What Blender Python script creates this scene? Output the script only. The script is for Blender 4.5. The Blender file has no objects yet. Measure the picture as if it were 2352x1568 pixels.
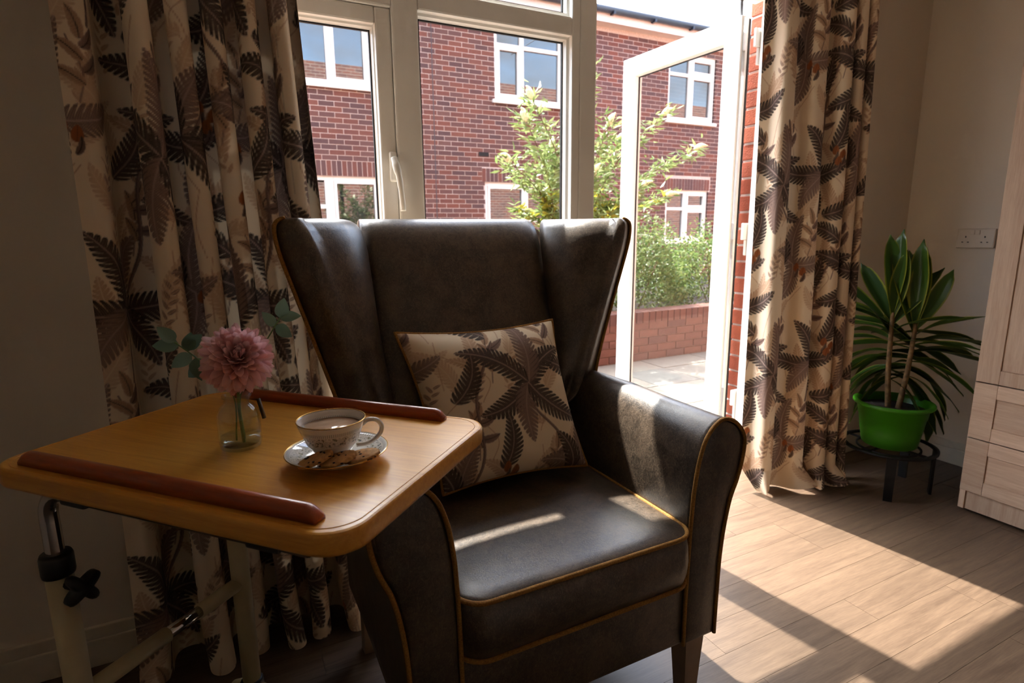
import bpy, bmesh, math, random
import numpy as np
from mathutils import Vector, Matrix

random.seed(7); rng = np.random.default_rng(7)
scene = bpy.context.scene
COL = scene.collection
PI = math.pi

# ------------------------------------------------------------------ camera
W_, H_ = 2352, 1568
FPX = 1306.7
YAW, PITCH, ROLL = (math.radians(a) for a in (26.72, -10.99, -0.57))
CAM = np.array([0.0, 0.0, 1.10])
fw = np.array([math.sin(YAW) * math.cos(PITCH), math.cos(YAW) * math.cos(PITCH), math.sin(PITCH)])
rt = np.array([math.cos(YAW), -math.sin(YAW), 0.0]); up = np.cross(rt, fw)
_c, _s = math.cos(ROLL), math.sin(ROLL)
rt, up = _c * rt + _s * up, -_s * rt + _c * up
cd = bpy.data.cameras.new('camera'); cam = bpy.data.objects.new('camera', cd); COL.objects.link(cam)
cam.matrix_world = Matrix([[rt[0], up[0], -fw[0], CAM[0]], [rt[1], up[1], -fw[1], CAM[1]],
                           [rt[2], up[2], -fw[2], CAM[2]], [0, 0, 0, 1]])
cd.sensor_fit = 'HORIZONTAL'; cd.sensor_width = 36.0; cd.lens = FPX * 36.0 / W_
cd.clip_start = 0.05; cd.clip_end = 500
cd.dof.use_dof = True; cd.dof.focus_distance = 1.15; cd.dof.aperture_fstop = 6.3
scene.camera = cam
def proj(p):
    v = np.asarray(p, float) - CAM; z = v @ fw
    return 1176 + FPX * (v @ rt) / z, 784 - FPX * (v @ up) / z, z

# ------------------------------------------------------------------ colour, exposure, world, sun
def lin(c):
    return tuple(((x / 255) / 12.92 if x / 255 <= .04045 else ((x / 255 + .055) / 1.055) ** 2.4) for x in c)
vs = scene.view_settings
scene.display_settings.display_device = 'sRGB'
vs.view_transform = 'Standard'; vs.look = 'None'; vs.gamma = 1.0; vs.use_curve_mapping = False
vs.exposure = 3.25
scene.cycles.use_adaptive_sampling = True; scene.cycles.adaptive_threshold = .04; scene.cycles.adaptive_min_samples = 18
scene.cycles.max_bounces = 6; scene.cycles.diffuse_bounces = 5; scene.cycles.glossy_bounces = 3
scene.cycles.transparent_max_bounces = 10; scene.cycles.transmission_bounces = 4
scene.cycles.sample_clamp_indirect = 6.0
scene.cycles.caustics_reflective = False; scene.cycles.caustics_refractive = False

CLOUD = 4.4
SUN_ELEV = math.radians(58.6); SUN_K = 0.165
sdir = Vector((-SUN_K, 1.0, 0)).normalized() * math.cos(SUN_ELEV) + Vector((0, 0, math.sin(SUN_ELEV)))
sl = bpy.data.lights.new('sun', 'SUN'); sl.energy = 2.3; sl.angle = math.radians(0.55); sl.color = (1.0, .96, .89)
so = bpy.data.objects.new('sun', sl); COL.objects.link(so)
so.rotation_euler = (-sdir).to_track_quat('-Z', 'Y').to_euler(); so.location = sdir * 20

world = bpy.data.worlds.new('sky'); scene.world = world; world.use_nodes = True
wn = world.node_tree.nodes; wl = world.node_tree.links; wn.clear()
wo = wn.new('ShaderNodeOutputWorld'); bg = wn.new('ShaderNodeBackground')
sky = wn.new('ShaderNodeTexSky'); sky.sky_type = 'NISHITA'; sky.sun_disc = False
sky.sun_elevation = SUN_ELEV; sky.sun_rotation = math.atan2(sdir.x, sdir.y); sky.air_density = 1.0; sky.dust_density = 1.2
tc = wn.new('ShaderNodeTexCoord'); nz = wn.new('ShaderNodeTexNoise'); nz.inputs['Scale'].default_value = 2.6
nz.inputs['Detail'].default_value = 7; nz.inputs['Roughness'].default_value = .55
rp = wn.new('ShaderNodeValToRGB'); rp.color_ramp.elements[0].position = .41; rp.color_ramp.elements[1].position = .60
mp = wn.new('ShaderNodeMapping'); mp.inputs['Scale'].default_value = (1, 1, 2.0); mp.inputs['Location'].default_value = (.3, .1, 0)
sc_ = wn.new('ShaderNodeMixRGB'); sc_.blend_type = 'MULTIPLY'; sc_.inputs[0].default_value = 1; sc_.inputs[2].default_value = (.15, .15, .15, 1)
mx = wn.new('ShaderNodeMixRGB')
# clouds scatter sunlight forwards: brightest around the sun, dimmer on the far side of the sky
dt = wn.new('ShaderNodeVectorMath'); dt.operation = 'DOT_PRODUCT'; dt.inputs[1].default_value = tuple(sdir); wl.new(tc.outputs['Generated'], dt.inputs[0])
def wmath(op, a, b):
    n = wn.new('ShaderNodeMath'); n.operation = op
    for i, v in enumerate((a, b)):
        if isinstance(v, bpy.types.NodeSocket): wl.new(v, n.inputs[i])
        else: n.inputs[i].default_value = v
    return n.outputs[0]
ph_ = wmath('POWER', wmath('MAXIMUM', wmath('ADD', wmath('MULTIPLY', dt.outputs['Value'], .5), .5), 0.0), 8.0)
cl_ = wmath('ADD', wmath('MULTIPLY', ph_, CLOUD), CLOUD * .06)
cc_ = wn.new('ShaderNodeCombineColor')
for i, k in enumerate((1.0, 1.0, 1.02)): wl.new(wmath('MULTIPLY', cl_, k), cc_.inputs[i])
wl.new(cc_.outputs[0], mx.inputs[2])
wl.new(tc.outputs['Generated'], mp.inputs[0]); wl.new(mp.outputs[0], nz.inputs['Vector']); wl.new(nz.outputs[0], rp.inputs[0])
wl.new(sky.outputs[0], sc_.inputs[1]); wl.new(sc_.outputs[0], mx.inputs[1]); wl.new(rp.outputs[0], mx.inputs[0])
wl.new(mx.outputs[0], bg.inputs[0]); bg.inputs[1].default_value = 1.0; wl.new(bg.outputs[0], wo.inputs[0])

# ------------------------------------------------------------------ material helpers
class NB:
    """small node-graph builder"""
    def __init__(s, nt): s.nt = nt; s.n = nt.nodes; s.l = nt.links
    def new(s, t, **k):
        n = s.n.new(t)
        for a, b in k.items(): setattr(n, a, b)
        return n
    def put(s, sock, v):
        if v is None: return
        if isinstance(v, bpy.types.NodeSocket): s.l.new(v, sock)
        else: sock.default_value = v
    def m(s, op, a, b=None, c=None, clamp=False):
        n = s.new('ShaderNodeMath', operation=op, use_clamp=clamp)
        for i, v in enumerate((a, b, c)): s.put(n.inputs[i], v)
        return n.outputs[0]
    def mix(s, f, a, b, t='MIX'):
        n = s.new('ShaderNodeMixRGB', blend_type=t)
        for i, v in enumerate((f, a, b)):
            s.put(n.inputs[i], (*v, 1) if isinstance(v, tuple) and len(v) == 3 else v)
        return n.outputs[0]
    def noise(s, vec, scale, detail=4, rough=.55, dist=0.0):
        n = s.new('ShaderNodeTexNoise'); s.put(n.inputs['Vector'], vec)
        n.inputs['Scale'].default_value = scale; n.inputs['Detail'].default_value = detail
        n.inputs['Roughness'].default_value = rough; n.inputs['Distortion'].default_value = dist
        return n.outputs[0]
    def vor(s, vec, scale, feature='F1', out=0):
        n = s.new('ShaderNodeTexVoronoi', feature=feature); s.put(n.inputs['Vector'], vec); n.inputs['Scale'].default_value = scale
        return n.outputs[out]
    def ramp(s, f, stops):
        n = s.new('ShaderNodeValToRGB'); e = n.color_ramp.elements
        while len(e) < len(stops): e.new(.5)
        for el, (p, c) in zip(e, stops):
            el.position = p; el.color = (*c, 1) if len(c) == 3 else c
        s.put(n.inputs[0], f); return n.outputs[0]
    def mapping(s, vec, scale=(1, 1, 1), rot=(0, 0, 0), loc=(0, 0, 0)):
        n = s.new('ShaderNodeMapping'); s.put(n.inputs[0], vec)
        n.inputs['Scale'].default_value = scale; n.inputs['Rotation'].default_value = rot; n.inputs['Location'].default_value = loc
        return n.outputs[0]
    def coord(s, k='Object'): return s.new('ShaderNodeTexCoord').outputs[k]
    def bump(s, h, strength=.3, dist=.001):
        n = s.new('ShaderNodeBump'); s.put(n.inputs['Height'], h)
        n.inputs['Strength'].default_value = strength; n.inputs['Distance'].default_value = dist
        return n.outputs[0]

MATS = {}
def material(name):
    m = bpy.data.materials.new(name); m.use_nodes = True
    b = NB(m.node_tree); p = m.node_tree.nodes['Principled BSDF']
    MATS[name] = m
    return m, b, p
def simple(name, c, rough=.5, metal=0.0, var=0.06, scale=30, bump=0.0, spec=.5, coat=0.0):
    m, b, p = material(name); c = lin(c)
    n = b.noise(b.coord(), scale)
    d = tuple(x * (1 - var * 2) for x in c); e = tuple(min(1, x * (1 + var)) for x in c)
    b.put(p.inputs['Base Color'], b.ramp(n, ((.3, d), (.7, e))))
    p.inputs['Roughness'].default_value = rough; p.inputs['Metallic'].default_value = metal
    p.inputs['Specular IOR Level'].default_value = spec; p.inputs['Coat Weight'].default_value = coat
    if bump: b.put(p.inputs['Normal'], b.bump(b.noise(b.coord(), scale * 6), bump, .0008))
    return m

# room
def wall_mat():
    m, b, p = material('painted plaster')
    c = b.coord()
    b.put(p.inputs['Base Color'], b.ramp(b.noise(c, 2.5), ((.3, lin((212, 201, 184))), (.7, lin((218, 207, 190))))))
    p.inputs['Roughness'].default_value = .75
    b.put(p.inputs['Normal'], b.bump(b.noise(c, 160, 3), .12, .001)); return m
wall_mat()
simple('ceiling paint', (244, 240, 232), .85)
simple('gloss cream paint', (214, 204, 184), .35, var=.03)
simple('white pvc', (238, 237, 232), .28, var=.02, scale=8)
simple('black rubber', (18, 18, 18), .6)
simple('white plastic', (236, 234, 226), .3, var=.02)
simple('socket plastic', (204, 190, 170), .35, var=.02)
simple('dark slot', (10, 9, 9), .7)
simple('chrome', (205, 205, 205), .12, 1.0, var=.02)
simple('cream enamel', (206, 190, 148), .32, var=.03)
simple('black plastic', (16, 15, 15), .42)
simple('black iron', (14, 13, 13), .5, .3)
simple('taupe painted wood', (150, 128, 108), .4, var=.06)
simple('green pot plastic', (62, 140, 24), .34, var=.04, scale=5, spec=.5)
simple('potting soil', (38, 26, 18), .95, var=.4, scale=60, bump=.8)
simple('plant trunk', (120, 94, 60), .8, var=.3, scale=50, bump=.5)
simple('green stem', (112, 142, 78), .5, var=.15)
simple('twig', (98, 78, 48), .7, var=.2)
simple('gilt', (196, 150, 72), .25, .9, var=.02)
simple('milky tea', (196, 160, 130), .12, var=.02)
simple('biscuit', (218, 164, 102), .75, var=.14, scale=160, bump=.5)
simple('raisin', (40, 20, 14), .5, var=.3, scale=200)
simple('gutter plastic', (44, 52, 66), .35)
simple('soffit board', (226, 214, 205), .5, var=.03)
simple('roof tile', (96, 70, 62), .8, var=.2, scale=6)
simple('mortar', (206, 192, 182), .9, var=.12, scale=40)
simple('planter mortar', (124, 96, 80), .9, var=.2, scale=40)
simple('dark room', (26, 28, 32), .8)
simple('cable', (205, 208, 212), .6)
simple('lead paint', (70, 74, 80), .6)
simple('flower cream', (222, 222, 186), .8, var=.2, scale=80)

def thin_glass(name, tint=(1, 1, 1), refl=.04, rough=0.0):
    m = bpy.data.materials.new(name); m.use_nodes = True; b = NB(m.node_tree); b.n.clear()
    o = b.new('ShaderNodeOutputMaterial'); t = b.new('ShaderNodeBsdfTransparent'); g = b.new('ShaderNodeBsdfGlossy')
    t.inputs[0].default_value = (*tint, 1); g.inputs['Roughness'].default_value = rough
    lw_ = b.new('ShaderNodeLayerWeight'); lw_.inputs[0].default_value = .5
    f5 = b.m('POWER', lw_.outputs['Facing'], 5.0); fr = b.m('MULTIPLY_ADD', f5, .35, refl)
    mx_ = b.new('ShaderNodeMixShader'); b.l.new(fr, mx_.inputs[0]); b.l.new(t.outputs[0], mx_.inputs[1]); b.l.new(g.outputs[0], mx_.inputs[2])
    b.l.new(mx_.outputs[0], o.inputs[0]); MATS[name] = m; return m
thin_glass('window glass', (.97, .98, .975), .035)
thin_glass('clear glass', (.93, .96, .945), .075); thin_glass('water', (.93, .96, .95), .05)
def pane_mat():
    m, b, p = material('far window pane')
    b.put(p.inputs['Base Color'], b.ramp(b.noise(b.coord(), 2.0), ((.35, lin((20, 24, 28))), (.7, lin((52, 56, 60))))))
    p.inputs['Roughness'].default_value = .015; p.inputs['IOR'].default_value = 2.2
pane_mat()

def leather():
    m, b, p = material('aged leather')
    c = b.coord()
    n1 = b.noise(c, 13, 3, .6, .8); n2 = b.noise(c, 75, 5, .75, 1.6)
    cr = b.noise(b.mapping(c, (1, 1, .35)), 190, 2, .7, 2.5)
    base = b.ramp(b.m('MULTIPLY_ADD', n2, .55, b.m('MULTIPLY', n1, .45)), ((.42, lin((50, 41, 34))), (.60, lin((97, 81, 67)))))
    scr = b.ramp(cr, ((.54, (0, 0, 0)), (.64, (1, 1, 1))))
    b.put(p.inputs['Base Color'], b.mix(b.m('MULTIPLY', scr, .35), base, lin((140, 122, 100))))
    b.put(p.inputs['Roughness'], b.m('MULTIPLY_ADD', n2, .2, .27))
    p.inputs['Specular IOR Level'].default_value = .85
    h = b.m('ADD', b.noise(c, 420, 1), b.m('MULTIPLY', n2, 1.2))
    b.put(p.inputs['Normal'], b.bump(h, .22, .0012))
leather()
def piping():
    m, b, p = material('mustard piping')
    c = b.coord(); n = b.noise(c, 300, 3)
    b.put(p.inputs['Base Color'], b.ramp(n, ((.3, lin((126, 86, 30))), (.7, lin((176, 128, 58))))))
    p.inputs['Roughness'].default_value = .8; b.put(p.inputs['Normal'], b.bump(n, .6, .001))
piping()
def wood(name, c0, c1, scale, rough, coat=0.0, tone=.28, cross=(1, 14, 14)):
    m, b, p = material(name); c = b.coord(); oi = b.new('ShaderNodeObjectInfo')
    v = b.new('ShaderNodeVectorMath', operation='ADD'); b.put(v.inputs[0], b.mapping(c, cross))
    cmb = b.new('ShaderNodeCombineXYZ')
    for i in range(3): b.put(cmb.inputs[i], b.m('MULTIPLY', oi.outputs['Random'], 37.0 + i * 11))
    b.put(v.inputs[1], cmb.outputs[0])
    g = b.noise(v.outputs[0], scale, 6, .62, .6)
    g2 = b.noise(v.outputs[0], scale * 7, 3, .6)
    f = b.m('MULTIPLY_ADD', g2, .35, b.m('MULTIPLY', g, .65))
    col = b.ramp(f, ((.36, lin(c0)), (.64, lin(c1))))
    tn_ = b.m('MULTIPLY_ADD', oi.outputs['Random'], tone, 1 - tone / 2)
    cm = b.new('ShaderNodeCombineXYZ')
    for i in range(3): b.put(cm.inputs[i], tn_)
    b.put(p.inputs['Base Color'], b.mix(1.0, col, cm.outputs[0], 'MULTIPLY'))
    p.inputs['Roughness'].default_value = rough; p.inputs['Coat Weight'].default_value = coat
    b.put(p.inputs['Normal'], b.bump(f, .15, .0006)); return m
wood('floor board', (72, 56, 43), (101, 82, 65), 3.2, .42, tone=.18)
wood('honey laminate', (206, 138, 46), (228, 165, 66), 5.0, .31, .05, cross=(1, 22, 22))
wood('mahogany', (136, 58, 26), (168, 80, 38), 6.0, .3, .2)
wood('washed oak', (186, 154, 128), (212, 184, 158), 3.0, .55, cross=(16, 16, 1))
wood('washed oak across', (186, 154, 128), (212, 184, 158), 3.0, .55, cross=(16, 1, 16))

def brick_mat(name, cols, bump=.5, scale=14):
    m, b, p = material(name); oi = b.new('ShaderNodeObjectInfo'); ge = b.new('ShaderNodeNewGeometry')
    r = b.m('FRACT', b.m('ADD', oi.outputs['Random'], ge.outputs['Random Per Island']))
    n = len(cols); base = b.ramp(r, tuple((i / max(1, n - 1), lin(c)) for i, c in enumerate(cols)))
    no = b.noise(b.coord(), scale, 5, .7)
    sp = b.m('MULTIPLY_ADD', no, .7, .65)
    cm = b.new('ShaderNodeCombineXYZ')
    for i in range(3): b.put(cm.inputs[i], sp)
    b.put(p.inputs['Base Color'], b.mix(1.0, base, cm.outputs[0], 'MULTIPLY')); p.inputs['Roughness'].default_value = .88
    b.put(p.inputs['Normal'], b.bump(b.noise(b.coord(), scale * 5, 4), bump, .004)); return m
brick_mat('red brick', ((104, 64, 56), (118, 74, 62), (92, 66, 64), (106, 74, 68), (84, 62, 62), (122, 72, 58)))
brick_mat('orange brick', ((158, 80, 52), (146, 70, 46), (168, 94, 66)), .6, 30)
brick_mat('planter brick', ((94, 60, 49), (106, 70, 57), (84, 56, 50)), .6)
brick_mat('paving slab', ((98, 94, 84), (88, 86, 80), (106, 99, 87)), .3, 8)
def brick_wall_mat():
    m, b, p = material('brick facing')
    t = b.new('ShaderNodeTexBrick'); b.put(t.inputs['Vector'], b.mapping(b.coord(), (1, 1, 1), (PI / 2, 0, 0)))
    t.inputs['Scale'].default_value = 1.0; t.inputs['Brick Width'].default_value = .225; t.inputs['Row Height'].default_value = .075
    t.inputs['Mortar Size'].default_value = .006
    t.inputs['Color1'].default_value = (*lin((158, 104, 86)), 1); t.inputs['Color2'].default_value = (*lin((126, 90, 82)), 1)
    t.inputs['Mortar'].default_value = (*lin((196, 176, 160)), 1)
    b.put(p.inputs['Base Color'], t.outputs[0]); p.inputs['Roughness'].default_value = .9
brick_wall_mat()

def leaf_mat(name, c0, c1, edge=None, trans=.35, rough=.4):
    m, b, p = material(name); oi = b.new('ShaderNodeObjectInfo'); ge = b.new('ShaderNodeNewGeometry')
    r = b.m('FRACT', b.m('ADD', oi.outputs['Random'], ge.outputs['Random Per Island']))
    col = b.ramp(r, ((.0, lin(c0)), (1.0, lin(c1))))
    if edge:
        uv = b.new('ShaderNodeUVMap'); sp = b.new('ShaderNodeSeparateXYZ'); b.put(sp.inputs[0], uv.outputs[0])
        e = b.m('ABSOLUTE', b.m('SUBTRACT', sp.outputs[0], .5))
        e = b.ramp(b.m('ADD', e, b.m('MULTIPLY', b.noise(b.coord(), 25), .06)), ((.42, (0, 0, 0)), (.50, (1, 1, 1))))
        col = b.mix(b.m('MULTIPLY', e, .75), col, lin(edge))
    b.put(p.inputs['Base Color'], col); p.inputs['Roughness'].default_value = rough
    tr = b.new('ShaderNodeBsdfTranslucent'); b.put(tr.inputs[0], col)
    mx_ = b.new('ShaderNodeMixShader'); mx_.inputs[0].default_value = trans
    o = m.node_tree.nodes['Material Output']
    b.l.new(p.outputs[0], mx_.inputs[1]); b.l.new(tr.outputs[0], mx_.inputs[2]); b.l.new(mx_.outputs[0], o.inputs[0]); return m
leaf_mat('dracaena leaf', (36, 62, 20), (58, 88, 28), (150, 150, 50), .25, .32)
leaf_mat('eucalyptus leaf', (92, 122, 100), (126, 150, 126), None, .25, .5)
leaf_mat('buddleia leaf', (94, 116, 62), (146, 158, 100), None, .42, .45)
leaf_mat('hedge leaf', (68, 98, 46), (130, 142, 84), None, .4, .45)
leaf_mat('yellow leaf', (140, 144, 48), (176, 164, 60), None, .42, .45)
leaf_mat('pink petal', (240, 184, 184), (252, 214, 212), None, .4, .6)

# ---- fern print on cream cotton: drawn as a repeat by code, carried by a fine colour attribute
TX, TY = .48, .64
PXM = 2000                                       # cells per metre of the drawn repeat
def draw_repeat():
    w, h = int(TX * PXM), int(TY * PXM)
    img = np.empty((h, w, 3)); img[:] = lin((244, 225, 197))
    yy, xx = np.mgrid[0:h, 0:w]; U, V = (xx + .5) / PXM, (yy + .5) / PXM
    tan, tan2, taupe, dark, dark2, rust = (np.array(lin(c)) for c in ((200, 162, 130), (214, 182, 150), (140, 113, 102), (24, 18, 19), (44, 34, 34), (156, 88, 42)))
    def motif(cx, cy, ang, L, Wd, bend, pitch, teeth, c, cv, vein=.6, slant=.55, stemw=.0008):
        nonlocal img
        ca, sa = math.cos(math.radians(ang)), math.sin(math.radians(ang)); R = L * .55 + abs(bend) + Wd * .3
        for ix in (-1, 0, 1):
            for iy in (-1, 0, 1, 2):
                ox, oy = cx + ix * TX, cy - ix * TY * .5 + iy * TY
                if ox < -R or ox > TX + R or oy < -R or oy > TY + R: continue
                i0, i1 = max(0, int((oy - R) * PXM)), min(h, int((oy + R) * PXM) + 1); j0, j1 = max(0, int((ox - R) * PXM)), min(w, int((ox + R) * PXM) + 1)
                if i0 >= i1 or j0 >= j1: continue
                dx, dy = U[i0:i1, j0:j1] - ox, V[i0:i1, j0:j1] - oy
                xr, yr = dx * ca + dy * sa, dy * ca - dx * sa
                xn = xr / L; y = yr - bend * (4 * xn * xn - 1) ; ay = np.abs(y); x = np.clip(xn + .5, 0, 1)
                env = Wd * 1.9 * x ** .42 * (1 - x) ** .72; r = ay / (env + 1e-6)
                t = np.mod((xr - slant * ay - .25 * ay * ay / (Wd + 1e-6)) / pitch + .5 * (y > 0), 1.0); tooth = np.abs(2 * t - 1)
                e = r + teeth * tooth ** 5; m = (e < 1)
                if not m.any(): continue
                hat = (np.mod(t * 3 + .1, 1) < .26) & (e < .8) & (r > .06)
                k = np.where(ay < stemw + Wd * .02 * (1 - x), 1.0, np.where(hat, vein, .02 + .14 * (1 - r)))[..., None]
                col = c * (1 - k) + cv * k; sub = img[i0:i1, j0:j1]; sub[m] = col[m]
    def line(pts, wd, c):
        P = smooth_path(pts, 60)
        for p, q in zip(P[:-1], P[1:]):
            d = q - p; L = np.hypot(*d[:2])
            motif((p[0] + q[0]) / 2, (p[1] + q[1]) / 2, math.degrees(math.atan2(d[1], d[0])), L * 2.2, wd / 1.3, 0, 1.0, 0, c, c)
    def ray_(ox, oy, ang, L, *a, **k):
        motif(ox + math.cos(math.radians(ang)) * L / 2, oy + math.sin(math.radians(ang)) * L / 2, ang, L, *a, **k)
    rr = random.Random(21)
    for k in range(46):                            # pale ghost fronds and grasses
        an = rr.uniform(30, 150); cx, cy = rr.uniform(0, TX), rr.uniform(0, TY)
        if k % 2: ray_(cx, cy, an, rr.uniform(.10, .17), rr.uniform(.016, .026), rr.uniform(-.02, .02), .010, .95, tan if k % 4 == 1 else tan2, np.array(lin((230, 208, 178))), .5)
        else: line([(cx, cy, 0), (cx + rr.uniform(-.03, .03), cy + .06, 0), (cx + rr.uniform(-.08, .08), cy + .13, 0)], .0016, tan)
    for k in range(9):                             # fine sprays
        cx, cy, a0 = rr.uniform(0, TX), rr.uniform(0, TY), rr.uniform(40, 140)
        for q in range(9):
            f = q / 9; bx, by = cx + .09 * f * math.cos(math.radians(a0)), cy + .09 * f * math.sin(math.radians(a0))
            ray_(bx, by, a0 + (45 if q % 2 else -45), .022, .004, 0, 1, 0, taupe if k % 2 else tan, tan2, 0)
    for cx, cy, a0 in ((.27, .50, 75), (.07, .58, 100), (.40, .20, 80), (.19, .31, 60), (.44, .56, 110)):   # leafy twigs
        line([(cx, cy - .05, 0), (cx + .01, cy, 0), (cx + .05 * math.cos(math.radians(a0)), cy + .06, 0)], .0022, taupe)
        for q, (da, f) in enumerate(((50, -.02), (-50, 0), (40, .02), (-45, .04), (5, .055))):
            ray_(cx + .012, cy + f, a0 + da, rr.uniform(.045, .062), .012, .004, .012, .18, taupe * 1.15 if q % 2 else tan, dark2, .45)
    for pts in ([(.10, .02, 0), (.12, .12, 0), (.20, .26, 0), (.22, .42, 0), (.30, .56, 0)], [(.42, .30, 0), (.36, .40, 0), (.40, .52, 0), (.38, .64, 0)]):
        line(pts, .0056, np.array(lin((106, 84, 76)))); line([(a + .0012, b_, 0) for a, b_, _ in pts], .0016, taupe * 1.2)
    for ox, oy, fr in ((.12, .16, ((12, .20, .022), (62, .16, -.014), (118, .17, .018), (170, .20, -.022), (232, .15, .016), (305, .16, -.016))),
                       (.37, .44, ((35, .16, -.018), (92, .19, .020), (150, .20, .022), (205, .17, -.018), (262, .16, .014), (322, .19, .022)))):
        for q, (an, L, bd) in enumerate(fr):
            lt = q in (1, 4)
            ray_(ox, oy, an, L, .036, bd, .0128, .86, taupe * .75 if lt else dark, np.array(lin((168, 142, 130))), .7 if lt else .40, stemw=.0011)
    for an, L, bd in ((15, .15, .015), (80, .17, -.018), (160, .15, .015), (250, .14, -.015)): ray_(.02, .50, an, L, .032, bd, .012, .86, taupe * .62, np.array(lin((186, 160, 146))), .65, stemw=.001)
    for cx, cy, an, L in ((.29, .06, 28, .15), (.23, .60, 160, .13), (.27, .30, 75, .15), (.44, .24, 110, .13), (.20, .47, 60, .14)): motif(cx, cy, an, L, .032, .018, .0125, .86, dark, np.array(lin((160, 134, 122))), .40, stemw=.001)
    for cx, cy in ((.262, .232), (.286, .220), (.272, .198), (.034, .492), (.058, .478), (.452, .062), (.430, .052)):
        motif(cx, cy, 80, .030, .0120, 0, 1.0, 0.0, rust, rust * .55, 0)
        motif(cx, cy - .02, 70, .034, .0075, .004, .01, .2, taupe * .8, dark, .5)
    # soften to the cloth's thread size
    for _ in range(2): img = (img + np.roll(img, 1, 0) + np.roll(img, -1, 0)) / 3; img = (img + np.roll(img, 1, 1) + np.roll(img, -1, 1)) / 3
    return img
def print_at(img, u, v):
    u, v = u * .86, v * .86
    ix = np.floor(u / TX); x = (u - ix * TX) * PXM; y = np.mod(v + ix * TY * .5, TY) * PXM
    return img[np.clip(y.astype(int), 0, img.shape[0] - 1), np.clip(x.astype(int), 0, img.shape[1] - 1)]
def fern_cloth(name, trans):
    m, b, p = material(name)
    at = b.new('ShaderNodeAttribute', attribute_name='print'); uv = b.new('ShaderNodeUVMap')
    weave = b.noise(b.mapping(uv.outputs[0], (900, 900, 1)), 1.0, 1)
    col = b.mix(b.m('MULTIPLY', weave, .12), at.outputs['Color'], lin((150, 124, 100)))
    b.put(p.inputs['Base Color'], col); p.inputs['Roughness'].default_value = .85
    if trans:
        tr = b.new('ShaderNodeBsdfTranslucent'); b.put(tr.inputs[0], col)
        mx_ = b.new('ShaderNodeMixShader'); mx_.inputs[0].default_value = trans
        o = m.node_tree.nodes['Material Output']
        b.l.new(p.outputs[0], mx_.inputs[1]); b.l.new(tr.outputs[0], mx_.inputs[2]); b.l.new(mx_.outputs[0], o.inputs[0])
fern_cloth('fern print cotton', .015); fern_cloth('fern print cushion cotton', 0)
def grid_mesh(name, V, UV, rgb, mat, org, sheets=1):
    """V: (sheets, rows, cols, 3); built straight from arrays, colour per point"""
    sh, r, c, _ = V.shape; n = sh * r * c; idx = np.arange(n).reshape(sh, r, c)
    Q = np.stack([idx[:, :-1, :-1], idx[:, :-1, 1:], idx[:, 1:, 1:], idx[:, 1:, :-1]], -1).reshape(-1, 4)
    me = bpy.data.meshes.new(name); me.vertices.add(n); me.vertices.foreach_set('co', (V.reshape(-1, 3) - np.array(org)).astype(np.float32).ravel())
    me.loops.add(Q.size); me.loops.foreach_set('vertex_index', Q.ravel().astype(np.int32))
    me.polygons.add(len(Q)); me.polygons.foreach_set('loop_start', (np.arange(len(Q)) * 4).astype(np.int32))
    me.polygons.foreach_set('use_smooth', np.ones(len(Q), dtype=bool))
    me.update(calc_edges=True)
    ul = me.uv_layers.new(name='UVMap'); ul.data.foreach_set('uv', UV.reshape(-1, 2)[Q.ravel()].astype(np.float32).ravel())
    ca = me.color_attributes.new('print', 'FLOAT_COLOR', 'POINT')
    ca.data.foreach_set('color', np.concatenate([rgb.reshape(-1, 3), np.ones((n, 1))], 1).astype(np.float32).ravel())
    me.materials.append(MATS[mat]); o = bpy.data.objects.new(name, me); COL.objects.link(o); reg(o, org); return o

# ------------------------------------------------------------------ mesh helpers
ORG = {}
def reg(o, org): ORG[o.name] = np.array(org, float)
def thing(name, label=None, cat=None, loc=(0, 0, 0), rotz=0.0, group=None, kind=None):
    o = bpy.data.objects.new(name, None); COL.objects.link(o); o.location = loc; o.rotation_euler = (0, 0, rotz)
    o.empty_display_size = .05
    tag(o, label, cat, group, kind); reg(o, loc if rotz == 0 else (0, 0, 0)); return o
def tag(o, label=None, cat=None, group=None, kind=None):
    if label: o['label'] = label
    if cat: o['category'] = cat
    if group: o['group'] = group
    if kind: o['kind'] = kind
    return o
def mk(name, verts, faces, mat, parent=None, smooth=False, uv=None, loc=None):
    """verts in world space (or in the rotated root's own space)"""
    v = np.array(verts, float).reshape(-1, 3)
    org = ORG[parent.name] if parent is not None else (np.array(loc, float) if loc is not None else np.zeros(3))
    me = bpy.data.meshes.new(name); me.from_pydata((v - org).tolist(), [], [tuple(int(i) for i in f) for f in faces])
    if smooth: me.polygons.foreach_set('use_smooth', [True] * len(me.polygons))
    if uv is not None:
        ul = me.uv_layers.new(name='UVMap'); li = np.zeros(len(me.loops), dtype=np.int32); me.loops.foreach_get('vertex_index', li)
        ul.data.foreach_set('uv', np.asarray(uv, float)[li].ravel())
    me.materials.append(MATS[mat] if isinstance(mat, str) else mat)
    o = bpy.data.objects.new(name, me); COL.objects.link(o)
    if parent is not None: o.parent = parent
    elif loc is not None: o.location = loc
    reg(o, org); return o
def inst(name, me, parent, loc, rot=(0, 0, 0), scale=(1, 1, 1)):
    o = bpy.data.objects.new(name, me); COL.objects.link(o); o.parent = parent
    o.location = Vector(loc) - Vector(ORG[parent.name]) if parent is not None else loc
    if isinstance(rot, Matrix): o.rotation_euler = rot.to_euler()
    else: o.rotation_euler = rot
    o.scale = scale; reg(o, ORG[parent.name] if parent is not None else loc); return o
BF = [(0, 3, 2, 1), (4, 5, 6, 7), (0, 1, 5, 4), (1, 2, 6, 5), (2, 3, 7, 6), (3, 0, 4, 7)]
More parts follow.
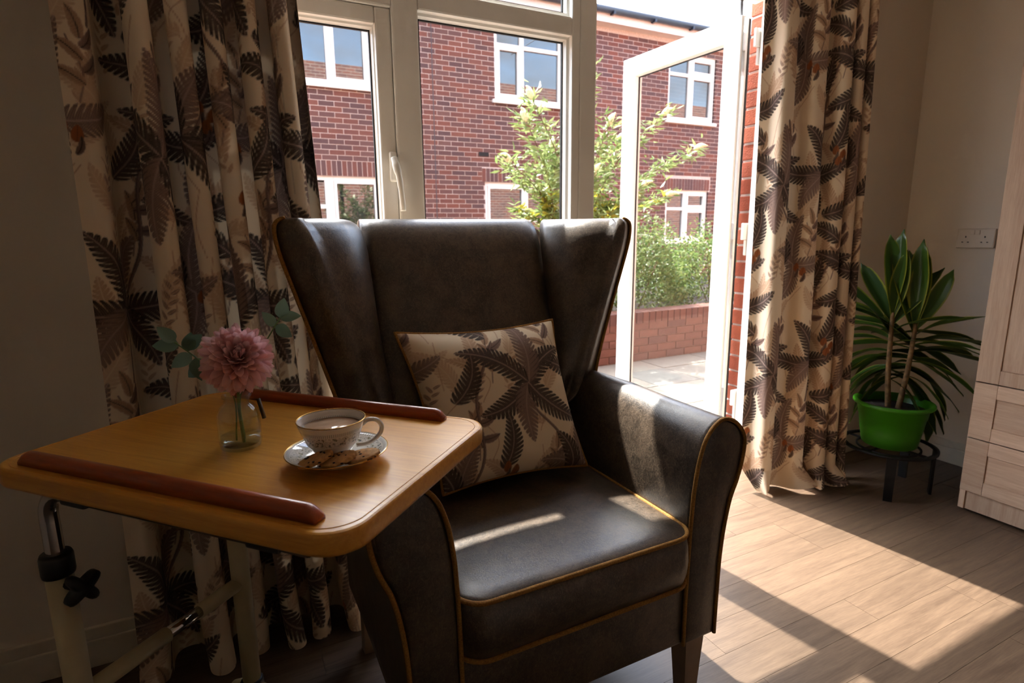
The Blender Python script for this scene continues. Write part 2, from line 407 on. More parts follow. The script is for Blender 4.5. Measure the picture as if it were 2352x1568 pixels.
def bv(lo, hi):
    (x0, y0, z0), (x1, y1, z1) = lo, hi
    return [(x0, y0, z0), (x1, y0, z0), (x1, y1, z0), (x0, y1, z0), (x0, y0, z1), (x1, y0, z1), (x1, y1, z1), (x0, y1, z1)]
def boxes(name, bl, mat, parent=None, bevel=0.0, loc=None, seg=2, smooth=None):
    V, F = [], []
    for lo, hi in bl:
        k = len(V); V += bv(lo, hi); F += [tuple(i + k for i in f) for f in BF]
    o = mk(name, V, F, mat, parent, False, None, loc)
    if bevel:
        bm = bmesh.new(); bm.from_mesh(o.data)
        bmesh.ops.bevel(bm, geom=bm.edges[:], offset=bevel, segments=seg, profile=.6, affect='EDGES')
        for f in bm.faces: f.smooth = seg > 2 if smooth is None else smooth
        bm.to_mesh(o.data); bm.free()
    return o
def box(name, lo, hi, mat, parent=None, bevel=0.0, loc=None, seg=2, smooth=None): return boxes(name, [(lo, hi)], mat, parent, bevel, loc, seg, smooth)
def loft_vf(secs, cap=True, closed=True):
    n = len(secs[0]); V = np.concatenate([np.asarray(s, float) for s in secs]); F = []
    for i in range(len(secs) - 1):
        for j in range(n if closed else n - 1):
            k = (j + 1) % n; F.append((i * n + j, i * n + k, (i + 1) * n + k, (i + 1) * n + j))
    if cap and closed:
        F.append(tuple(range(n))[::-1]); F.append(tuple((len(secs) - 1) * n + j for j in range(n)))
    return V, F
def fixn(o):
    bm = bmesh.new(); bm.from_mesh(o.data); bmesh.ops.recalc_face_normals(bm, faces=bm.faces[:]); bm.to_mesh(o.data); bm.free(); return o
def loft(name, secs, mat, parent=None, smooth=True, cap=True, loc=None):
    V, F = loft_vf(secs, cap); return fixn(mk(name, V, F, mat, parent, smooth, None, loc))
def tube_vf(pts, rad, seg=10, closed=False, sq=1.0):
    P = np.array(pts, float); n = len(P)
    T = np.zeros_like(P)
    if closed: T = np.roll(P, -1, 0) - np.roll(P, 1, 0)
    else:
        T[1:-1] = P[2:] - P[:-2]; T[0] = P[1] - P[0]; T[-1] = P[-1] - P[-2]
    T /= np.linalg.norm(T, axis=1)[:, None] + 1e-12
    ref = np.array([0, 0, 1.0]) if abs(T[0][2]) < .9 else np.array([1.0, 0, 0])
    u = np.cross(T[0], ref); u /= np.linalg.norm(u); secs = []
    for i in range(n):
        u = u - T[i] * (u @ T[i]); u /= np.linalg.norm(u) + 1e-12; w = np.cross(T[i], u)
        r = rad[i] if hasattr(rad, '__len__') else rad
        secs.append([P[i] + r * (math.cos(a) * u + sq * math.sin(a) * w) for a in np.linspace(0, 2 * PI, seg, endpoint=False)])
    if closed:
        V = np.concatenate([np.array(s) for s in secs]); F = []
        for i in range(n):
            i2 = (i + 1) % n
            for j in range(seg):
                k = (j + 1) % seg; F.append((i * seg + j, i * seg + k, i2 * seg + k, i2 * seg + j))
        return V, F
    return loft_vf(secs)
def tube(name, pts, rad, mat, parent=None, seg=10, closed=False, loc=None, sq=1.0):
    V, F = tube_vf(pts, rad, seg, closed, sq); return fixn(mk(name, V, F, mat, parent, True, None, loc))
def lathe(name, prof, c, mat, parent=None, seg=48, loc=None, uv=False, sharp=False):
    V, F = [], []
    for r, z in prof:
        for a in np.linspace(0, 2 * PI, seg, endpoint=False): V.append((c[0] + r * math.cos(a), c[1] + r * math.sin(a), c[2] + z))
    for i in range(len(prof) - 1):
        for j in range(seg):
            k = (j + 1) % seg; F.append((i * seg + j, i * seg + k, (i + 1) * seg + k, (i + 1) * seg + j))
    o = mk(name, V, F, mat, parent, not sharp, None, loc)
    bm = bmesh.new(); bm.from_mesh(o.data); bmesh.ops.remove_doubles(bm, verts=bm.verts[:], dist=1e-6); bmesh.ops.recalc_face_normals(bm, faces=bm.faces[:]); bm.to_mesh(o.data); bm.free()
    return o
def smooth_path(pts, n=40, closed=False):
    P = np.array(pts, float); m = len(P); out = []
    rngk = m if closed else m - 1
    for i in range(rngk):
        p0 = P[(i - 1) % m] if closed or i > 0 else 2 * P[0] - P[1]
        p1, p2 = P[i % m], P[(i + 1) % m]
        p3 = P[(i + 2) % m] if closed or i + 2 < m else 2 * P[-1] - P[-2]
        k = max(2, n // rngk)
        for t in np.linspace(0, 1, k, endpoint=False):
            out.append(.5 * ((2 * p1) + (-p0 + p2) * t + (2 * p0 - 5 * p1 + 4 * p2 - p3) * t ** 2 + (-p0 + 3 * p1 - 3 * p2 + p3) * t ** 3))
    if not closed: out.append(P[-1])
    return np.array(out)
def mirror_x(P, c):
    Q = np.array(P, float).copy(); Q[..., 0] = 2 * c - Q[..., 0]; return Q

# ------------------------------------------------------------------ the room
XL, XR, YB, YW, YO = -1.1, 3.0, -1.3, 1.66, 1.95
OX0, OX1 = -.16, 2.176          # window and door opening
SILL, HEAD = .50, 2.25
fl = boxes('floor', [((XL, YB, -.08), (XR, .2, 0)), ((XL, .2, -.08), (XR, 1.90, -.004))], 'floor board'); tag(fl, kind='structure')
row = 0; y = .2
while y < 1.88:
    y1 = min(y + .1035, 1.90); x = XL - random.uniform(0, .6)
    while x < XR:
        L = random.uniform(.62, .95); x0, x1 = max(x, XL), min(x + L, XR)
        vis = y > .5 and x1 > -.7
        if x1 - x0 > .02 and (y < 1.66 - .09 or (x1 > OX0 and x0 < OX1) or True):
            me_o = box('plank', (x0 + .0004, y + .0004, -.004), (x1 - .0004, y1 - .0004, 0), 'floor board', fl)
        x += L
    y += .1035; row += 1
box('ceiling', (XL, YB, 2.42), (XR, YO, 2.5), 'ceiling paint')['kind'] = 'structure'
box('wall_left', (XL - .1, YB, 0), (XL, YO, 2.42), 'painted plaster')['kind'] = 'structure'
box('wall_back', (XL, YB - .1, 0), (XR, YB, 2.42), 'ceiling paint')['kind'] = 'structure'
box('wall_right', (XR, YB, 0), (XR + .1, YO, 2.42), 'painted plaster')['kind'] = 'structure'
wf = boxes('wall_front', [((XL, YW, 0), (OX0, YO - .02, 2.42)), ((OX1, YW, 0), (XR, YO - .02, 2.42)), ((OX0, YW, HEAD), (OX1, YO - .02, 2.42)),
                          ((OX0, YW, 0), (1.135, YO - .02, SILL))], 'painted plaster'); wf['kind'] = 'structure'
# brick skin outside
ex = boxes('wall_exterior', [((-5, YO - .02, -.2), (OX0, YO + .08, 5.4)), ((OX1 + .01, YO - .02, -.2), (20, YO, 5.4)), ((OX0, YO - .02, HEAD), (OX1 + .01, YO, 5.4)),
                             ((OX0, YO - .02, -.2), (1.135, YO, SILL))], 'brick facing'); ex['kind'] = 'structure'
# bricks of the outer reveal beside the door
ORB = thing('trim_2', kind='structure', loc=(OX1, 1.9, -.1))
box('mortar_bed', (OX1 - .006, 1.858, -.1), (OX1 + .02, YO - .010, 2.3), 'mortar', ORB)
zz = -.1; k = 0
while zz < 2.25:
    d_ = .004 * random.random(); full = k % 2
    o = box('brick', (OX1 - .014 + d_, 1.858, zz + .005), (OX1 + .018, YO - .004 - .006 * random.random(), zz + .07), 'orange brick', ORB, .003)
    zz += .075; k += 1
# window board and reveal sill
box('trim_1', (OX0, 1.64, SILL), (1.135, 1.815, SILL + .028), 'gloss cream paint', None, .004)['kind'] = 'structure'
# skirting boards
def skirting(name, path_boxes):
    o = boxes(name, path_boxes, 'gloss cream paint', None, .003); o['kind'] = 'structure'; return o
skirting('baseboard_left', [((XL, YW - .018, 0), (OX0, YW, .075)), ((XL, YW - .013, .075), (OX0, YW, .108))])
skirting('baseboard_under_window', [((OX0, YW - .018, 0), (1.12, YW, .108))])
skirting('baseboard_front', [((OX1 + .06, YW - .018, 0), (XR - .018, YW, .108))])
skirting('baseboard_right', [((XR - .018, .0, 0), (XR, YW, .075)), ((XR - .013, 0, .075), (XR, YW, .108))])
# room door opening trim: threshold
box('trim_4', (1.20, 1.80, -.06), (2.176, 1.93, .018), 'white pvc', None, .004)['kind'] = 'structure'

# ------------------------------------------------------------------ window
WY0, WY1 = 1.815, 1.885
GY = 1.858
win = thing('window_1', kind='structure', loc=(.5, 1.85, SILL))
def bar(name, x0, x1, z0, z1, par=win, y0=WY0, y1=WY1, mat='white pvc', bevel=.006): return box(name, (x0, y0, z0), (x1, y1, z1), mat, par, bevel, seg=2)
bar('frame_jamb', OX0, OX0 + .065, SILL, HEAD); bar('frame_head', OX0 + .065, .520, HEAD - .065, HEAD); bar('frame_head', .602, 1.158, HEAD - .065, HEAD); bar('frame_sill', OX0 + .065, .520, SILL, SILL + .07); bar('frame_sill', .602, 1.158, SILL, SILL + .07)
bar('mullion', .520, .602, SILL, HEAD, y0=WY0 - .004)
bar('mullion', 1.158, 1.192, SILL, HEAD, y0=WY0 - .002)
bar('transom', .602, 1.158, 1.762, 1.822, y0=WY0 - .003); bar('transom', OX0 + .065, .520, 1.757, 1.836, y0=WY0 - .002)
def beads(x0, x1, z0, z1, par, w=.024, y0=1.828, y1=1.853):
    # sloping glazing bead: mitred frame, inner lip deeper
    V = []; yo, yi = y0, y1
    for (a, yy) in ((0, yo), (w * .8, yo + .008), (w, yi)):
        V += [(x0 + a, yy, z0 + a), (x1 - a, yy, z0 + a), (x1 - a, yy, z1 - a), (x0 + a, yy, z1 - a)]
    F = []
    for r_ in range(2):
        for j in range(4):
            k = (j + 1) % 4; F.append((r_ * 4 + j, r_ * 4 + k, r_ * 4 + 4 + k, r_ * 4 + 4 + j))
    b = fixn(mk('glazing_bead', V, F, 'white pvc', par))
    g = .0035; a = w
    boxes('gasket', [((x0 + a - .001, yi - .001, z0 + a), (x0 + a + g, yi + .008, z1 - a)), ((x1 - a - g, yi - .001, z0 + a), (x1 - a + .001, yi + .008, z1 - a)),
                     ((x0 + a, yi - .001, z0 + a - .001), (x1 - a, yi + .008, z0 + a + g)), ((x0 + a, yi - .001, z1 - a - g), (x1 - a, yi + .008, z1 - a + .001))], 'black rubber', par)
    box('pane', (x0 + a, yi + .004, z0 + a), (x1 - a, yi + .008, z1 - a), 'window glass', par)
beads(.590, 1.168, SILL + .055, 1.774, win); beads(.590, 1.168, 1.820, HEAD - .05, win)
beads(OX0 + .055, .500, 1.832, 1.998, win)
bar('sun_blocking_rail', OX0 + .065, .520, 1.985, HEAD - .065); bar('fanlight_stile', .490, .520, 1.836, 1.985)  # deep rail added out of view to narrow the sun strip on the seat
# opening casement with handle
sx0, sx1, sz0, sz1 = OX0 + .055, .522, SILL + .06, 1.756
sash = box('casement', (sx0 + .012, WY0 + .006, sz0), (sx0 + .05, WY1 - .004, sz1), 'white pvc', win, .006)
bar('casement_stile', sx1 - .052, sx1 - .003, sz0, sz1, sash, WY0 + .006, WY1 - .004); bar('casement_rail', sx0 + .05, sx1 - .052, sz1 - .048, sz1, sash, WY0 + .006, WY1 - .004); bar('casement_rail', sx0 + .05, sx1 - .052, sz0, sz0 + .05, sash, WY0 + .006, WY1 - .004)
beads(sx0 + .035, sx1 - .036, sz0 + .035, sz1 - .034, sash, .024, 1.832, 1.855)
hx = sx1 - .017
hb = box('handle_plate', (hx - .012, WY0 - .008, 1.255), (hx + .012, WY0 + .008, 1.345), 'white plastic', sash, .008, seg=4)
tube('handle_lever', smooth_path([(hx, WY0 - .012, 1.325), (hx + .002, WY0 - .026, 1.30), (hx + .008, WY0 - .034, 1.26), (hx + .014, WY0 - .034, 1.20), (hx + .017, WY0 - .030, 1.165)], 24),
     [.011] * 5 + [.0125] * 5 + [.010] * 5 + [.009] * 20, 'white plastic', sash, 10, sq=.8)
lk = lathe('key_lock', [(0, 0), (.008, 0), (.008, .006), (.0, .006)], (0, 0, 0), 'chrome', sash, 16)
lk.location = Vector((hx + .003, WY0 - .036, 1.292)) - Vector(ORG[sash.name]); lk.rotation_euler = (PI / 2, 0, 0)

# ------------------------------------------------------------------ door frame and open leaf
dfr = thing('trim_3', kind='structure', loc=(1.7, 1.85, 0))
bar('frame_jamb', 1.192, 1.262, 0.0, HEAD, dfr, WY0 - .002, WY1 + .01)
bar('frame_bead', 1.255, 1.266, 0.0, HEAD - .06, dfr, WY0 + .02, WY1 + .012)
bar('frame_jamb', 2.130, 2.180, 0.0, HEAD, dfr, 1.788, 1.856)
bar('frame_bead', 2.122, 2.131, 0.0, HEAD - .21, dfr, 1.800, 1.818)
bar('frame_head', 1.262, 2.130, 2.035, HEAD, dfr, WY0, WY1 + .01)
for hz in (1.86, 1.05, .27):
    h = boxes('hinge', [((2.108, 1.860, hz), (2.155, 1.874, hz + .075)), ((2.130, 1.862, hz - .07), (2.152, 1.874, hz - .001))], 'white pvc', dfr, .003)
    for q in (.02, .05): lathe('screw', [(0, 0), (.004, 0), (.004, .002), (0, .002)], (0, 0, 0), 'dark slot', h, 8).location = Vector((2.114, 1.8575, hz + q)) - Vector(ORG[h.name])
for q in (1.70, 1.22, .75): lathe('screw', [(0, 0), (.004, 0), (0, .002)], (2.129, 1.835, q), 'dark slot', dfr, 8)
hp, fp = np.array([2.060, 1.897]), np.array([2.020, 2.652])
LW = float(np.linalg.norm(fp - hp)); ang = math.atan2(*(fp - hp)[::-1])
door = thing('door_1', kind='structure', loc=(hp[0], hp[1], 0), rotz=ang); ORG[door.name] = np.zeros(3)
# local: x along the leaf from hinge to free edge, +y = interior face side (faces the room's left), leaf from y=-.062 to 0
DZ0, DZ1 = .045, 1.988
def leafbar(name, x0, x1, z0, z1): return box(name, (x0, -.062, z0), (x1, 0, z1), 'white pvc', door, .006)
leafbar('stile', 0, .085, DZ0, DZ1); leafbar('stile', LW - .082, LW, DZ0, DZ1); leafbar('rail', .085, LW - .082, DZ1 - .085, DZ1); leafbar('rail', .085, LW - .082, DZ0, DZ0 + .10)
V = []; gx0, gx1, gz0, gz1 = .078, LW - .075, DZ0 + .09, DZ1 - .078
for a, yy in ((0, .000), (.014, -.004), (.02, -.026)): V += [(gx0 + a, yy, gz0 + a), (gx1 - a, yy, gz0 + a), (gx1 - a, yy, gz1 - a), (gx0 + a, yy, gz1 - a)]
F = [(r_ * 4 + j, r_ * 4 + (j + 1) % 4, r_ * 4 + 4 + (j + 1) % 4, r_ * 4 + 4 + j) for r_ in range(2) for j in range(4)]
fixn(mk('glazing_bead', V, F, 'white pvc', door))
a = .02
boxes('gasket', [((gx0 + a - .001, -.034, gz0 + a), (gx0 + a + .004, -.026, gz1 - a)), ((gx1 - a - .004, -.034, gz0 + a), (gx1 - a + .001, -.026, gz1 - a)),
                 ((gx0 + a, -.034, gz1 - a - .004), (gx1 - a, -.026, gz1 - a + .001)), ((gx0 + a, -.034, gz0 + a), (gx1 - a, -.026, gz0 + a + .004))], 'black rubber', door)
box('pane', (gx0 + a, -.034, gz0 + a), (gx1 - a, -.030, gz1 - a), 'window glass', door)
box('edge_seal', (-.003, -.056, DZ0 + .02), (.0005, -.046, DZ1 - .01), 'black rubber', door)
box('edge_groove', (-.0015, -.030, DZ0 + .02), (.0005, -.012, DZ1 - .01), 'chrome', door)
hd = box('handle_plate', (LW - .058, -.004, .95), (LW - .030, .012, 1.16), 'white plastic', door, .006)
tube('handle_lever', smooth_path([(LW - .044, .004, 1.065), (LW - .044, .045, 1.066), (LW - .06, .056, 1.068), (LW - .12, .054, 1.062), (LW - .155, .05, 1.05)], 24), .0085, 'white plastic', door, 8, sq=.9)
tube('door_stay', [(.02, -.02, DZ1), (-.01, .02, 2.03), (-.05, .06, 2.05)], .006, 'lead paint', door, 6)

# ------------------------------------------------------------------ curtains
PRINT = draw_repeat()
def arc(P): return np.concatenate([[0], np.cumsum(np.linalg.norm(np.diff(P, axis=0), axis=1))])
def curtain(label, z1, xl, xr, yl, yr, folds, amp, seedv, zv, name='curtain', hemk=1.0, u0=0.0, v0=0.0):
    """xl/xr/yl/yr: functions of height 0..1 (bottom..top); folds: positions of ridge crests along the width (0..1)"""
    r_ = np.random.default_rng(seedv)
    Z = np.concatenate([np.arange(0, zv, .0026), np.linspace(zv, z1, 40)]); nzr, ns = len(Z), 460
    S = np.linspace(0, 1, ns)
    fc = np.array(folds); ph = np.interp(S, fc, np.arange(len(fc)) * 2 * PI)
    V = np.zeros((1, nzr, ns, 3)); UV = np.zeros((1, nzr, ns, 2))
    pa = r_.uniform(-.5, .5, len(fc)); pamp = r_.uniform(.8, 1.2, len(fc))
    am = np.interp(S, fc, pamp); pa_s = np.interp(S, fc, pa)
    for i, z in enumerate(Z):
        h = z / z1
        wob = pa_s * math.sin(h * 5 + seedv) * .5 + .35 * np.sin(3 * S * PI + h * 4)
        p = ph + wob * .5
        d = np.cos(p); dd = np.sign(d) * np.abs(d) ** .8
        A = amp * am * (1.0 + .25 * (1 - h))
        x = xl(h) + (xr(h) - xl(h)) * S + .012 * np.sin(2 * p)
        y = yl(h) + (yr(h) - yl(h)) * S - A * dd
        hem = max(0.0, 1 - z / .10) * hemk            # the hem breaks on the floor
        x = x + hem * .03 * np.sin(p * .5 + 2 + seedv); y = y - hem * .035 * (1 + np.cos(p * .5 + seedv))
        V[0, i] = np.stack([x, y, np.full(ns, z)], 1)
        V[0, i, :, 2] += .004 + hem * .012 * (1 + np.sin(p * 1.0 + .7))
    u = arc(V[0, nzr // 2][:, :2])
    UV[..., 0] = u + u0; UV[0, :, :, 1] = Z[:, None] + v0
    base = (float(V[0, 0, :, 0].mean()), float(V[0, 0, :, 1].mean()), 0)
    o = grid_mesh(name, V, UV, print_at(PRINT, UV[..., 0], UV[..., 1]), 'fern print cotton', base); o.location = base
    tag(o, label, 'curtain', 'fern print curtains'); return o
curtain('dark fern print cotton curtain hanging in deep folds left of the window, behind the table', 2.25,
        lambda h: -.270 + .02 * h, lambda h: .205 + .105 * (1 - h) ** 1.5, lambda h: 1.545, lambda h: 1.54,
        [0.06, .30, .46, .60, .74, .88, 1.02], .060, 3, 1.68, hemk=.25, u0=.05)
curtain('sunlit fern print cotton curtain hanging right of the open door, beside the potted plant', 2.25,
        lambda h: 1.905 - .058 * h, lambda h: 2.315 - .095 * h, lambda h: 1.57, lambda h: 1.455,
        [-.12, .14, .48, .72, .86, 1.0], .036, 5, 2.0, u0=.31)

# ------------------------------------------------------------------ armchair
CX = .573
ch = thing('armchair', 'dark brown leather wing armchair with mustard piping in front of the window', 'armchair', (CX, 1.12, 0))
arm_prof = [(.262, .19), (.262, .30), (.264, .42), (.267, .50), (.271, .56), (.281, .624), (.302, .676), (.340, .704), (.383, .690), (.410, .652),
            (.408, .605), (.396, .560), (.378, .515), (.365, .45), (.358, .38), (.356, .30), (.355, .19)]
def arm(sgn):
    P = smooth_path([(u, 0, z) for u, z in arm_prof], 80)
    cen = np.array([.32, 0, .45]); secs = []
    yfr, ybk = .828, 1.40
    for yy, ins in ((yfr, .010), (yfr + .002, .005), (yfr + .006, .0015), (yfr + .014, 0), (1.0, 0), (1.15, 0), (1.28, 0), (ybk, .0)):
        Q = P.copy()
        # inward offset using outline normals
        t = np.roll(Q, -1, 0) - np.roll(Q, 1, 0); nrm = np.stack([t[:, 2], np.zeros(len(Q)), -t[:, 0]], 1); nrm /= np.linalg.norm(nrm, axis=1)[:, None] + 1e-9
        Q = Q + nrm * ins
        back = max(0.0, (yy - 1.0) / .4)
        Q[:, 0] += -.012 * back * np.clip((Q[:, 2] - .3) / .3, 0, 1); Q[:, 2] += .006 * math.sin(PI * back)
        Q[:, 1] = yy; Q[:, 0] = CX + sgn * Q[:, 0]; secs.append(Q)
    a_ = loft('arm', secs, 'aged leather', ch)
    front = P.copy(); front[:, 1] = yfr - .001; front[:, 0] = CX + sgn * front[:, 0]
    tube('piping', front, .0046, 'mustard piping', a_, 8)
    # slightly domed front panel
    Qs = []
    for k_, dy in ((1.0, .002), (.8, -.004), (.5, -.007), (.15, -.009)):
        Q = front.copy(); c_ = np.array([CX + sgn * .325, 0, .45]); 
        axis = np.stack([np.interp(Q[:, 2], [.19, .45, .70], [CX + sgn * .308, CX + sgn * .314, CX + sgn * .342]), Q[:, 1] * 0, np.clip(Q[:, 2], .215, .66)], 1)
        Q = axis + (Q - axis) * np.array([k_, 0, k_]); Q[:, 1] = yfr + .002 + dy; Qs.append(Q)
    loft('front_panel', Qs, 'aged leather', a_)
    # bottom seam
    return a_
arm(1); arm(-1)
def yback(z): return 1.27 + (z - .47) * .27
# back panel
secs = []
n_ = 44
for z, ins in ((.40, .004), (.46, 0), (.6, 0), (.75, 0), (.9, 0), (1.0, 0), (1.06, .002), (1.09, .008), (1.112, .018), (1.126, .032), (1.133, .050), (1.134, .065)):
    y0 = yback(z); q = []
    hw, th = .252 - ins * .12, .105
    bul = .016 * math.sin(PI * min(1, max(0, (z - .4) / .75)))
    for u in np.linspace(-1, 1, 26):
        e = abs(u) ** 6
        q.append((CX + hw * u, y0 - bul * (1 - u * u) + .022 * e + ins, z))
    for u in np.linspace(1, -1, 18): q.append((CX + hw * u, y0 + th - ins * .4, z))
    secs.append(q)
loft('back_cushion', secs, 'aged leather', ch)
def wing(sgn):
    secs = []; pip = []; pip2 = []
    for z, ins in ((.60, .0), (.66, 0), (.72, 0), (.80, 0), (.90, 0), (1.0, 0), (1.05, .001), (1.08, .005), (1.105, .013), (1.120, .024), (1.129, .040), (1.132, .055)):
        f_ = np.clip((z - .69) / .43, -.2, 1)
        tu, ty = .268 + .128 * f_, 1.305 - .018 * f_          # tip
        su, sy = .246, yback(z) + .012                        # seam with the back
        s_, t_ = np.array([su, sy]), np.array([tu, ty]); d = t_ - s_; L = np.linalg.norm(d); d /= L; nn = np.array([d[1], -d[0]])
        if nn[1] > 0: nn = -nn                               # front normal
        th = .085 - ins * .4; q = []
        for k_ in np.linspace(0, 1, 10):                      # front surface, bulging
            q.append(s_ + d * L * k_ + nn * (.026 * math.sin(PI * min(1, k_ * 1.05)) ** .8 - ins))
        r = .032
        for a_ in np.linspace(0, 1, 8)[1:]:                   # rounded tip
            an = a_ * PI / 2
            q.append(t_ + d * (r * math.sin(an) - ins * .55) - nn * (r * (1 - math.cos(an)) + ins * .8 * (1 - a_)))
        tip = q[-1]
        back_pt = t_ + d * (r - ins * .55) - nn * th
        q.append(tip * .5 + back_pt * .5); q.append(back_pt)
        for k_ in np.linspace(.8, 0, 6): q.append(s_ + d * L * k_ - nn * th)
        secs.append([(CX + sgn * p_[0], p_[1], z) for p_ in q])
        if z > .62: pip.append((CX + sgn * (back_pt[0] + .001), back_pt[1] - .004, z))
    w_ = loft('wing', secs, 'aged leather', ch)
    tube('piping', smooth_path(pip, 40), .0046, 'mustard piping', w_, 8)
    # seam between wing and back
    return w_
wing(1); wing(-1)
# outside back
secs = []
for z, w in ((.19, .345), (.4, .345), (.62, .34), (.66, .30), (1.05, .30), (1.10, .28), (1.115, .26)):
    y0 = yback(z) + .07; q = []
    for u in np.linspace(-1, 1, 14): q.append((CX + w * u, y0, z))
    for u in np.linspace(1, -1, 14): q.append((CX + w * u, y0 + .05 - .03 * u ** 4, z))
    secs.append(q)
loft('outside_back', secs, 'aged leather', ch)
# seat cushion
def rrect(x0, x1, y0, y1, r, z, n=8):
    P = []
    for cx, cy, a0 in ((x1 - r, y0 + r, -90), (x1 - r, y1 - r, 0), (x0 + r, y1 - r, 90), (x0 + r, y0 + r, 180)):
        for a in np.linspace(a0, a0 + 90, n): P.append((cx + r * math.cos(math.radians(a)), cy + r * math.sin(math.radians(a)), z))
    # densify straight edges
    out = []
    for i in range(len(P)):
        p, q = np.array(P[i]), np.array(P[(i + 1) % len(P)]); m_ = 10 if (i + 1) % n == 0 else 1
        for t in range(m_): out.append(p + (q - p) * t / m_)
    return np.array(out)
sx0_, sx1_, sy0_, sy1_ = CX - .262, CX + .262, .806, 1.30
secs = []
cxy = np.array([CX, 1.06, 0])
for z, k_, bulge in ((.352, .90, 0), (.354, .97, 0), (.358, 1.0, 0), (.385, 1.0, .008), (.415, 1.0, .011), (.445, 1.0, .008), (.470, 1.0, 0), (.4755, .97, 0), (.479, .86, 0), (.4815, .66, 0), (.483, .40, 0), (.4832, .15, 0)):
    P = rrect(sx0_, sx1_, sy0_, sy1_, .05, z)
    Q = P.copy(); Q[:, :2] = cxy[:2] + (P[:, :2] - cxy[:2]) * k_
    front = np.clip((sy0_ + .06 - P[:, 1]) / .06, 0, 1); Q[:, 1] -= bulge * front * 1.3
    secs.append(Q)
cu = loft('seat_cushion', secs, 'aged leather', ch)
tube('piping', rrect(sx0_ - .001, sx1_ + .001, sy0_ - .002, sy1_, .05, .471), .0048, 'mustard piping', cu, 8, closed=True)
tube('piping', rrect(sx0_ - .001, sx1_ + .001, sy0_ - .002, sy1_, .05, .357), .0048, 'mustard piping', cu, 8, closed=True)
box('front_rail', (CX - .264, .832, .19), (CX + .264, .90, .36), 'aged leather', ch, .008, seg=3)
box('seat_base', (CX - .27, .88, .20), (CX + .27, 1.33, .35), 'aged leather', ch, .004)
for sx in (-1, 1):
    for yy, rk in ((.868, 0.0), (1.33, .05)):
        c = CX + sx * .312; secs = []
        for z, w, o_ in ((0, .017, 1.0), (.10, .022, .5), (.205, .028, 0)):
            x_ = c + sx * .004 * o_; y_ = yy + rk * o_
            secs.append([(x_ - w, y_ - w, z), (x_ + w, y_ - w, z), (x_ + w, y_ + w, z), (x_ - w, y_ + w, z)])
        loft('leg', secs, 'taupe painted wood', ch, smooth=False)

# ------------------------------------------------------------------ scatter cushion
def cushion():
    BL, BR, TR, TL = (np.array(p) for p in ((.405, 1.165, .503), (.792, 1.150, .503), (.778, 1.306, .864), (.348, 1.308, .866)))
    n = 211; S = np.linspace(-1, 1, n); s, t = np.meshgrid(S, S); V = np.zeros((2, n, n, 3)); UV = np.zeros((2, n, n, 2))
    nx = np.cross(BR - BL, TL - BL); nx /= np.linalg.norm(nx)
    ss, tt = s * (1 - .085 * (1 - t * t) * np.abs(s) ** 3), t * (1 - .085 * (1 - s * s) * np.abs(t) ** 3)
    a, b_ = ((ss + 1) / 2)[..., None], ((tt + 1) / 2)[..., None]
    P = (BL * (1 - a) + BR * a) * (1 - b_) + (TL * (1 - a) + TR * a) * b_
    th = .066 * ((1 - s ** 4) * (1 - t ** 4)) ** .55 * (1 - .12 * (s * s + t * t)) + .004 * np.sin(7 * s + 3) * (1 - t * t) * (1 - s * s)
    for k, side in enumerate((1, -1)):
        V[k] = P + nx * (th * side)[..., None]; UV[k, ..., 0] = a[..., 0] * .50 + .10; UV[k, ..., 1] = b_[..., 0] * .50 + .22
    return V, UV, n, (BL + BR) / 2
Vc, UVc, nc, bc = cushion()
cs = thing('scatter_cushion', 'square cream cushion with brown fern print and mustard piping, leaning on the armchair seat', 'cushion', tuple(bc))
co = grid_mesh('cover', Vc, UVc, print_at(PRINT, UVc[..., 0], UVc[..., 1]), 'fern print cushion cotton', bc); co.parent = cs; fixn(co)
Vf = Vc[0].reshape(-1, 3)
idx = [i for i in range(nc)] + [j * nc + nc - 1 for j in range(1, nc)] + [(nc - 1) * nc + i for i in range(nc - 2, -1, -1)] + [j * nc for j in range(nc - 2, 0, -1)]
tube('piping', Vf[idx[::3]], .0042, 'mustard piping', cs, 8, closed=True)

# ------------------------------------------------------------------ overbed table
TZ = .775; TC = (.0275, .953); TA = math.radians(-47.0)
tb = thing('overbed_table', 'honey wood overbed table with rounded corners and mahogany lips, beside the armchair', 'table', (TC[0], TC[1], 0), TA)
ORG[tb.name] = np.zeros(3)
HL, HWd = .312, .210
def trr(k, z): return rrect(-HL + k, HL - k, -HWd + k, HWd - k, .048, z, 10)
top = loft('table_top', [trr(.006, TZ - .030), trr(.001, TZ - .028), trr(0, TZ - .024), trr(0, TZ - .004), trr(.0015, TZ - .001), trr(.004, TZ), trr(.10, TZ)], 'honey laminate', tb, smooth=False)
for f in top.data.polygons: f.use_smooth = abs(f.normal.z) < .5
tube('edge_line', trr(.010, TZ), .0008, 'honey laminate', top, 5, closed=True)
def lip(x0, x1, y0, y1, h=.020):
    secs = []
    for x, k in ((x0, .0), (x0 + .003, .35), (x0 + .008, .75), (x0 + .016, 1), (x1 - .016, 1), (x1 - .008, .75), (x1 - .003, .35), (x1, 0.0)):
        q = []
        hh = .006 + (h - .006) * k
        for yy, zz_ in ((y0, 0), (y0, hh * .7), (y0 + .003, hh * .93), (y0 + .007, hh), (y1 - .007, hh), (y1 - .003, hh * .93), (y1, hh * .7), (y1, 0)): q.append((x, yy, TZ + zz_))
        secs.append(q)
    return loft('lip', secs, 'mahogany', top, smooth=True)
lip(-.262, .262, -HWd + .018, -HWd + .036); lip(-.235, .235, HWd - .036, HWd - .018)
def wl_(p):  # world -> table local
    c, s = math.cos(-TA), math.sin(-TA); x, y = p[0] - TC[0], p[1] - TC[1]; return np.array([c * x - s * y, s * x + c * y])
